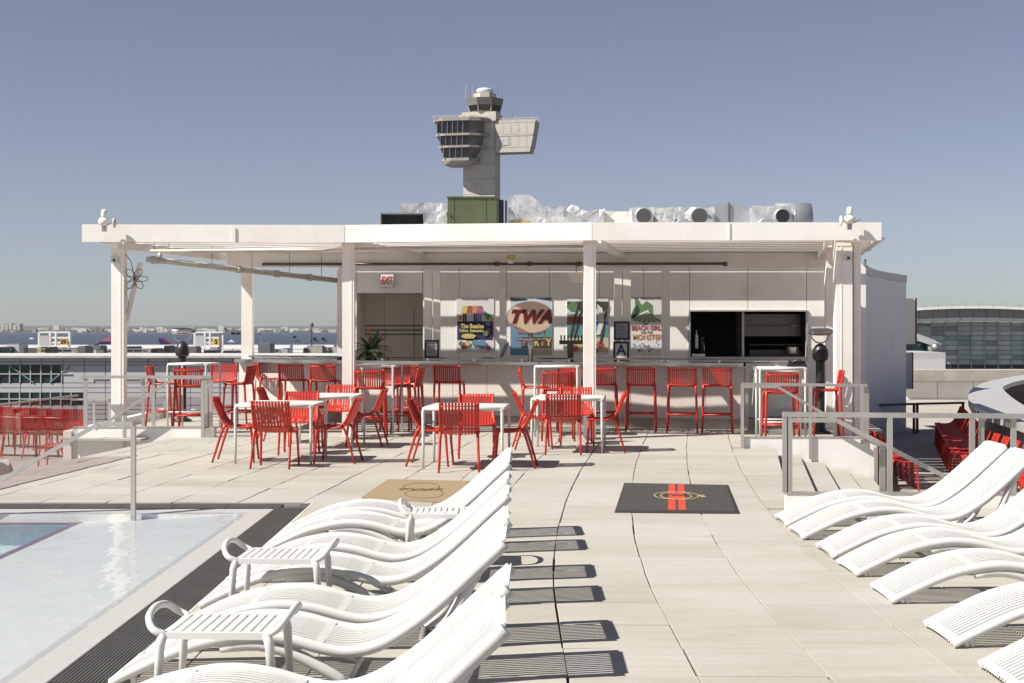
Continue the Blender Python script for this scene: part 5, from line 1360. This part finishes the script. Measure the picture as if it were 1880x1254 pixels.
for px, y0_, y1_ in ((853,180,153),(860,178,151),(865,177,154),(912,178,153),(918,180,166),(943,222,210),(938,222,208)):
    p = T(tu(px),2 if px<930 else 3,0); MB().tube([(p.x,p.y,tz(y0_)),(p.x,p.y,tz(y1_))], .10, 5).build('antenna', M['towerlight'] if px%2 else M['towerdark'], tw)
for px in (936,943,958,975): MB().box(*(lambda q: (q.x-.5,q.x+.5,q.y,q.y+1,tz(222),tz(219.5)))(T(tu(px),2,0))).build('roof_unit', M['roofwhite'], tw)
MB().box(*(lambda q: (q.x-.9,q.x+.9,q.y,q.y+1,tz(218),tz(211)))(T(tu(847),-1,0))).build('roof_unit', M['beige'], tw)

# ================================================================== LEFT BACKGROUND
TB = 90.0
tb = thing('terminal_building', 'grey panelled terminal building with teal windows below the deck on the left', 'building', (-28,TB,-15))
fx0, fx1 = -60, X(700,TB)
MB().box(fx0,fx1,TB+.05,TB+9,-15,Z(657,TB)).build('body', M['metalgrey2'], tb)
MB().box(fx0,fx1,TB-.4,TB+9,Z(657,TB)+.001,Z(653,TB)).build('roof_edge', M['roofwhite'], tb)
wins = [(-20,133,670,703,7.6,2),(-20,150,721,744,8.5,2),(172,200,690,701,2,1),(228,256,690,701,2,1),(464,478,675,705,1,2),(486,500,675,705,1,2),(508,524,675,705,1,2)]
def inwin(px, py):
    for a, b, c, d, _, _ in wins:
        if a-1 < px < b+1 and c-1 < py < d+1: return True
    return False
rows = [657,664.5,670,703,712,721,744,752,760,770,785]
for r0, r1 in zip(rows, rows[1:]):
    px = -40
    while px < 620:
        w_ = 39
        if not inwin(px+w_/2, (r0+r1)/2):
            MB().box(X(px,TB)+.02,X(px+w_,TB)-.02,TB-.05,TB+.04,Z(r1,TB)+.02,Z(r0,TB)-.02).build('facade_panel', M['metalgrey'], tb)
        px += w_
for a, b, c, d, nc, nr in wins:
    nc = max(1, round((b-a)/19)); 
    for i in range(nc):
        for j in range(nr):
            x0_, x1_ = lerp(a,b,i/nc), lerp(a,b,(i+1)/nc); y0_, y1_ = lerp(c,d,j/nr), lerp(c,d,(j+1)/nr)
            MB().box(X(x0_,TB)+.03,X(x1_,TB)-.03,TB-.02,TB+.03,Z(y1_,TB)+.03,Z(y0_,TB)-.03).build('window_pane', M['tealglass'], tb)
            MB().box(X(x0_,TB)-.03,X(x0_,TB)+.03,TB-.09,TB+.0,Z(y1_,TB),Z(y0_,TB)).build('mullion', M['metalgrey'], tb)
    MB().box(X(a,TB),X(b,TB),TB-.10,TB-.021,Z((c+d)/2,TB)-.03,Z((c+d)/2,TB)+.03).build('transom', M['metalgrey'], tb)
for (p0, q0, p1, q1) in ((20,672,62,702),(130,672,92,702)):
    MB().bar((X(p0,TB),TB-.03,Z(q0,TB)),(X(p1,TB),TB-.03,Z(q1,TB)),.08,.16,up=(0,1,0)).build('window_brace', mat('teal_brace', (.16,.25,.24), .5), tb)
# white concourse roof beyond
cr = thing('concourse_roof', 'long flat white roofed concourse between the terminal and the bay', 'building', (-60,240,-15))
MB().box(-170,40,199,317,-3.2,-2.2).build('roof', M['roofwhite'], cr)
MB().box(-168,38,200,315,-15,-3.21).build('walls', M['metalgrey'], cr)
for i in range(22):
    px = -10 + i*32; MB().box(X(px,198.6),X(px+29,198.6),198.5,198.9,-3.4,-2.5).build('eaves_panel', M['beige'], cr)
for i, (px, wpx, py, hpx) in enumerate(((10,14,8,7),(62,13,8,13),(150,50,6,8),(205,12,6,5),(185,10,5,6),(245,40,5,5),(300,14,4,4),(430,18,4,5),(560,26,4,6),(360,20,4,4),(520,10,3,5))):
    d = 150; z0 = Z(652,150); t = thing('roof_machine', 'small machine box on the roofs before the bay, %s' % ['far left end','beside the yellow 29 sign','left of corner post, longest','just left of the corner post','next to the longest one','just right of the corner post','below the binoculars','right of the rear post','behind the middle left column','left of the rear post','near the lamp mast'][i], 'machine', (X(px,d),d,z0-.5))
    MB().box(X(px,d),X(px+wpx,d),d,d+3,z0-.6,z0+hpx/17.3).build('casing', M[['metalgrey2','yellowbox','black','metalgrey2'][i%4]] , t)
    MB().box(X(px,d)+.1,X(px+wpx,d)-.1,d+.2,d+2.5,z0+hpx/17.3+.001,z0+hpx/17.3+.12).build('cap', M['metalgrey'], t)
random.seed(21)
for i in range(34):
    px = random.uniform(-5, 618); d = random.uniform(100, 145); ztop = -.9; wpx = random.uniform(5, 30); hh = random.uniform(.25, .75)
    t = thing('roof_machine', 'small machine box among the cluttered roof plant before the bay', 'machine', (X(px,d),d,-2.4), 'roof plant before the bay')
    MB().box(X(px,d),X(px+wpx,d),d,d+2,-2.4,Z(651,d)+hh).build('casing', M[random.choice(['metalgrey2','black','concrete','metalgrey','tealglass'])], t)
    MB().box(X(px,d)+.05,X(px+wpx,d)-.05,d+.1,d+1.8,Z(651,d)+hh+.001,Z(651,d)+hh+.06).build('cap', M['metalgrey2'], t)
random.seed(22)
MB().box(-60,X(700,150),99,124,-3.4,-2.41).build('plant_roof', M['concrete'], kind='structure')
MB().box(-60,X(700,150),148,160,-4,Z(653,150)-.0).build('service_roof', M['asphalt'], kind='structure')
rl = thing('roof_railing', 'thin pipe railing along the roofs in front of the bay', 'railing', (-30,130,-2))
mb = MB()
for py in (641,647): mb.tube([(X(-20,130),130,Z(py,130)),(X(640,130),130,Z(py,130))], .03, 4)
mb.build('rails', M['galv'], rl)
for px in range(-15, 640, 26): MB().box(X(px,130)-.04,X(px,130)+.04,129.97,130.03,Z(656,130),Z(640,130)).build('post', M['galv'], rl)
MB().box(-60,X(700,130),125,132,-3.5,Z(656,130)).build('parapet_roof', M['concrete'], kind='structure')
# gate signs
def gate(px0, px1, d, num, label, sx):
    t = thing('gate_sign', label, 'sign', (X((px0+px1)/2,d),d,-2.2))
    mb = MB(); w_ = .25
    xs_ = [X(px0,d), X(px0+(px1-px0)*.36,d), X(px0+(px1-px0)*.55,d), X(px1,d)]
    zt_, zm, zb_ = Z(610,d), Z(620,d), Z(634,d)
    for x_ in xs_: mb.box(x_-w_/2,x_+w_/2,d,d+.3,zb_-.9,zt_)
    for z_ in (zt_, zm, Z(629,d)): mb.box(xs_[0],xs_[-1],d+.05,d+.25,z_-w_/2,z_+w_/2)
    mb.build('frame', M['white'], t)
    MB().box(xs_[0]+.1,xs_[1]-.1,d-.02,d+.05,zm-1.2,zm+.3).build('grey_panel', M['metalgrey'], t)
    MB().box(X(sx-6.5,d),X(sx+6.5,d),d-.15,d-.02,Z(633,d),Z(623,d)).build('number_board', M['yellow'], t)
    text_mesh(num, .78, M['black'], (X(sx,d),d-.17,Z(628,d)), t, 'lettering', bold=.03)
gate(71,127,200,'29','white gate frame with a yellow sign reading 29 left of the corner post',117)
gate(357,408,200,'2','white gate frame with a yellow sign reading 2 left of the rear post',397)
# plane tails
def tail(px, d, label, c1, c2, mirror=1, z0=Z(633,330)):
    t = thing('aeroplane', label, 'aeroplane', (X(px,d),d,-7))
    zt_ = Z(621 if mirror<0 else 619,d); z0 = Z(637,d)
    x0 = X(px,d); s_ = mirror
    out_ = [(x0-1.0*s_-1.5,z0),(x0+1.7,z0),(x0+1.9*s_*.9,zt_),(x0+.7*s_,zt_)] if s_ > 0 else [(x0-1.2,z0),(x0+2.4,z0),(x0-.6,zt_),(x0-1.9,zt_)]
    MB().slabxz(out_, d, d+.4).build('tail_fin', c1, t)
    a = out_; mid = lambda p, q, f: (lerp(p[0],q[0],f), lerp(p[1],q[1],f))
    MB().slabxz([mid(a[0],a[3],.55) if s_>0 else a[0], mid(a[1],a[2],.55) if s_>0 else mid(a[0],a[1],.75), mid(a[1],a[2],.98) if s_>0 else mid(a[3],a[2],.5), mid(a[0],a[3],.98) if s_>0 else a[3]], d-.05, d-.001).build('tail_paint', c2, t)
    MB().lathe([(.2,-16),(1.2,-12),(1.7,-6),(1.7,2),(1.2,6),(.1,8)] if s_>0 else [(.1,-8),(1.2,-6),(1.7,-2),(1.7,6),(1.2,12),(.2,16)], (x0+(6 if s_<0 else -6),d+.2,z0-2.0), 14, 'x').build('fuselage', M['white'], t, smooth=True)
nv = mat('navy_livery', (.02,.035,.11), .4); rd_ = mat('red_livery', (.30,.02,.04), .4); pk = mat('pink_livery', (.45,.12,.20), .4)
tail(190,330,'aeroplane tail in blue, red and white left of the corner post',nv,pk,1)
tail(305,330,'dark blue and red aeroplane tail left of the binoculars',rd_,nv,-1)
# gantries, mast, boats
t = thing('gantry', 'grey pipe gantry with lamps between the rear post and the middle left column', 'gantry', (X(450,180),180,-3))
mb = MB()
for (a, b, y) in ((404,478,613),(535,615,626)):
    mb.box(X(a,180),X(b,180),180,180.3,Z(y,180)-.12,Z(y,180)+.12)
    for px in (a, b): mb.box(X(px,180)-.15,X(px,180)+.15,180,180.3,-4,Z(y,180))
mb.build('frame', M['galv'], t)
for px, py in ((428,611),(437,611),(541,618),(578,621),(594,621)): MB().box(X(px-3,180),X(px+3,180),179.8,180.4,Z(py+3,180),Z(py-1,180)).build('lamp_head', M['black'], t)
t = thing('light_mast', 'thin dark lamp mast against the bay left of the middle left column', 'mast', (X(572,180),180,-3))
MB().box(X(571,180),X(573.3,180),180,180.15,-3,Z(601,180)).build('mast', M['pipedark'], t)
MB().lathe([(.02,0),(.25,.1),(.2,.4),(.02,.6)], (X(572.2,180),180.1,Z(600,180)), 8).build('lantern', M['pipedark'], t)
for k, (px, py) in enumerate(((42,629),(425,629),(58,626))):
    d = 1200+400*k; bz = -15
    t = thing('boat', ['tiny white boat on the bay at the far left','tiny white boat on the bay by the rear post','tiny white sail boat beside the leftmost boat'][k], 'boat', (X(px,d),d,bz))
    MB().prism([(X(px,d)-4,d),(X(px,d)+3,d),(X(px,d)+5,d+1),(X(px,d)+3,d+2),(X(px,d)-4,d+2)], bz-.3, bz+1.2).build('hull', M['white'], t)
    MB().box(X(px,d)-1.5,X(px,d)+1,d+.3,d+1.7,bz+1.2,bz+2.6).build('cabin', M['white'], t)

# rubble bag at far left on lower terrace
t = thing('white_bundle', 'crumpled white bundle at the left edge of the picture behind the glass', 'bundle', (-8.3,21.5,LOW))
MB().wrinkle(-8.75,-7.7,21.2,21.8,LOW,LOW+.42,step=.12,amp=.07,seed=4,fq=3).build('bundle_sheet', M['roofwhite'], t)

# ================================================================== RIGHT BACKGROUND
AD = 220.0
ar = thing('arched_terminal', 'large terminal with an arched roof and pale green glass front', 'building', (X(1800,AD),AD,-15))
def arc_top(px): return 562.5 + ((px-1775)/210)**2*14 + (0 if px > 1683 else 0)
def arc_bot(px): return 590 + ((px-1790)/150)**2*6
cols_ = [1660 + 24.5*i for i in range(14)]
for a, b in zip(cols_, cols_[1:]):
    def piece(f0, f1, y0, y1, name, m):
        MB().hexa([(X(a,AD)+.04,y0,Z(f1(a),AD)),(X(b,AD)-.04,y0,Z(f1(b),AD)),(X(b,AD)-.04,y1,Z(f1(b),AD)),(X(a,AD)+.04,y1,Z(f1(a),AD))],[(X(a,AD)+.04,y0,Z(f0(a),AD)),(X(b,AD)-.04,y0,Z(f0(b),AD)),(X(b,AD)-.04,y1,Z(f0(b),AD)),(X(a,AD)+.04,y1,Z(f0(a),AD))]).build(name, M[m], ar)
    piece(arc_top, lambda p: arc_top(p)+4.5, AD-4, AD+40, 'roof_edge', 'white2')
    piece(lambda p: arc_top(p)+4.6, lambda p: arc_bot(p)-7, AD-1, AD-.6, 'fascia_panel', 'fasciagrey')
    piece(lambda p: arc_bot(p)-6.9, arc_bot, AD-1.4, AD-.6, 'eaves_panel', 'white2')
    MB().box(X(a,AD)-.06,X(a,AD)+.06,AD-.3,AD+.1,-15,Z(590,AD)).build('mullion', M['cladtrim'], ar)
    for r_ in range(10):
        y0_, y1_ = 590+8.8*r_, 590+8.8*(r_+1)
        if r_ == 0: y0_ = arc_bot((a+b)/2)
        MB().box(X(a,AD)+.08,X(b,AD)-.08,AD-.1,AD,Z(y1_,AD)+.06,Z(y0_,AD)-.06).build('glass_pane', M[random.choice(['greenglass','greenglass','greenglass2','greenglass3'])] if r_ < 9 else M['tealglass'], ar)
MB().box(X(1660,AD),X(1985,AD),AD+.02,AD+.3,-15,Z(596,AD)).build('glazing_bars', M['fasciagrey'], ar)
for a in cols_: MB().box(X(a,AD)-.03,X(a,AD)+.03,AD-3.9,AD-3.8,Z(arc_top(a),AD),Z(arc_top(a)-5,AD)).build('roof_post', M['galv'], ar)
t = thing('link_bridge', 'curved grey roofed walkway left of the green glass front', 'building', (X(1700,150),150,-15))
MB().slabxz([(X(1683,150),Z(625,150)),(X(1720,150),Z(637,150)),(X(1728,150),Z(632,150)),(X(1716,150),Z(624,150)),(X(1683,150),Z(612,150))], 150, 160).build('roof', M['metalgrey'], t)
MB().box(X(1660,150),X(1706,150),150.5,159,Z(648,150),Z(631,150)).build('wall', M['tealglass'], t)
MB().lathe([(.4,0),(.5,.3),(.55,.6),(.3,.9)], (X(1718,148),148,Z(646,148)), 12).build('vent', M['galv'], t, smooth=True)
t = thing('plant_room', 'grey block with a mesh front before the green glass building', 'building', (X(1700,56),56,-2))
MB().box(X(1640,56),X(1736,56),56,60,-2,Z(647,56)).build('body', M['cladtrim'], t)
MB().box(X(1642,56),X(1735,56),55.95,55.99,Z(678,56),Z(660,56)).build('mesh_front', M['metalgrey'], t)
t = thing('parapet_wall', 'low white wall across the far end of the lower right terrace', 'wall', (14,48.5,LOW))
for a, b in ((1640,1721),(1721,1787),(1787,1850),(1850,1920)):
    MB().box(X(a,48.5)+.01,X(b,48.5)-.01,48.5,48.7,LOW,Z(700,48.5)).build('wall_panel', M['white2'], t)
MB().box(X(1640,48.5),X(1990,48.5),48.2,49.4,Z(699,48.5)+.0,Z(679,48.5)).build('cornice', M['concrete'], t)
MB().box(X(1640,48.5),X(1990,48.5),48.45,48.9,Z(700,48.5)-.0,Z(699,48.5)-.001).build('drip', M['pipedark'], t)

# ================================================================== MATS ON THE DECK
def quad3(pts, z0, z1): return MB().prism(pts, z0, z1)
def gnd(px, py): d = F*H/(py-CY); return (X(px,d), d)
mt = thing('door_mat', 'black door mat with two red stripes and a gold oval emblem', 'mat', (1.3,14,0))
a, b, c, d = gnd(1128,941.5), gnd(1359,944), gnd(1337,891), gnd(1146,887)
mb = MB(); inn = []
ctr = ((a[0]+b[0]+c[0]+d[0])/4, (a[1]+b[1]+c[1]+d[1])/4)
O4 = [a,b,c,d]; I4 = [(lerp(ctr[0],p[0],.94), lerp(ctr[1],p[1],.92)) for p in O4]
mb.add([(p[0],p[1],.004) for p in O4]+[(p[0],p[1],.014) for p in I4], [(0,1,5,4),(1,2,6,5),(2,3,7,6),(3,0,4,7)]); mb.build('border', M['rubberedge'], mt)
quad3(I4, .002, .015).build('carpet', M['rubber'], mt)
def uvm(u, v, z): p = Vector((*I4[0],0)).lerp(Vector((*I4[1],0)), u); q = Vector((*I4[3],0)).lerp(Vector((*I4[2],0)), u); r_ = p.lerp(q, v); return (r_.x, r_.y, z)
for (u0,u1) in ((.425,.49),(.515,.58)):
    for (v0,v1) in ((.02,.36),(.66,.98)):
        MB().add([uvm(u0,v0,.0165),uvm(u1,v0,.0165),uvm(u1,v1,.0165),uvm(u0,v1,.0165)], [(0,1,2,3)]).build('red_stripe', M['matred'], mt)
MB().add([uvm(.425,.38,.0165),uvm(.58,.38,.0165),uvm(.58,.64,.0165),uvm(.425,.64,.0165)], [(0,1,2,3)]).build('red_stripe', M['matred'], mt)
def ovalline(cu, cv, ru, rv, wd, z, n=40):
    mb = MB()
    for i in range(n):
        t_ = 2*math.pi*i/n; mb.v += [Vector(uvm(cu+ru*math.cos(t_), cv+rv*math.sin(t_), z)), Vector(uvm(cu+(ru+wd)*math.cos(t_), cv+(rv+wd*1.6)*math.sin(t_), z))]
    for i in range(n): j = (i+1)%n; mb.f.append((2*i,2*j,2*j+1,2*i+1))
    return mb
ovalline(.47,.51,.17,.13,.012,.0195).build('oval_emblem', M['matgold'], mt); ovalline(.53,.51,.17,.13,.012,.0185).build('oval_emblem', M['matgold'], mt)
def mattext(txt, u, v, size, m, par, zz_=.0205, shear=0, sx=1, rot=0, origin=None):
    cu = text_mesh(txt, size, m, (0,0,0), None, 'lettering', shear=shear, bold=.004, ext=.0006, sx=sx)
    for vv in cu.data.vertices: vv.co = Vector((vv.co.x, vv.co.z, -vv.co.y))
    cu.parent = par; cu.location = Vector((u, v, zz_)) - world_loc(par); cu.rotation_euler = (0,0,rot)
p = uvm(.5,.52,0)
mattext('T', uvm(.40,.5,0)[0], uvm(.40,.52,0)[1], .14, M['matgold'], mt, shear=.3); mattext('TWA', p[0], p[1], .17, M['rubber'], mt, .0212, .3, .8); mattext('A', uvm(.60,.5,0)[0], uvm(.6,.52,0)[1], .14, M['matgold'], mt, shear=.3)
mattext('HOTEL', uvm(.745,.5,0)[0], uvm(.745,.5,0)[1], .07, M['matgold'], mt, rot=R(90))
m2 = thing('coir_mat', 'tan coir mat with a faint oval print behind the left loungers', 'mat', (-.9,14.6,0))
a, b, c, d = gnd(664,915), gnd(838,925), gnd(862,885), gnd(712,882)
I4 = [a,b,c,d]; quad3(I4, .002, .014).build('mat_sheet', M['kraft'], m2)
ovalline(.50,.62,.20,.20,.010,.0165).build('oval_print', M['kraftdark'], m2); ovalline(.60,.30,.20,.20,.010,.0155).build('oval_print', M['kraftdark'], m2)
mattext('TWA', uvm(.5,.5,0)[0], uvm(.5,.48,0)[1], .22, M['kraftdark'], m2, .0175, .3)
# small rubber paint marks are left to the tile material

# ================================================================== HAZE
hz = MB().box(-9100, 9100, -1000, 9500, -16.3, 92).build('haze', None, kind='stuff')
hm = bpy.data.materials.new('haze_air'); hm.use_nodes = True; hm.node_tree.nodes.clear()
ho = hm.node_tree.nodes.new('ShaderNodeOutputMaterial'); hv = hm.node_tree.nodes.new('ShaderNodeVolumePrincipled')
hv.inputs['Color'].default_value = (.80,.84,.90,1); hv.inputs['Density'].default_value = .000045; hv.inputs['Anisotropy'].default_value = .3
hm.node_tree.links.new(hv.outputs[0], ho.inputs['Volume']); hz.data.materials.append(hm)
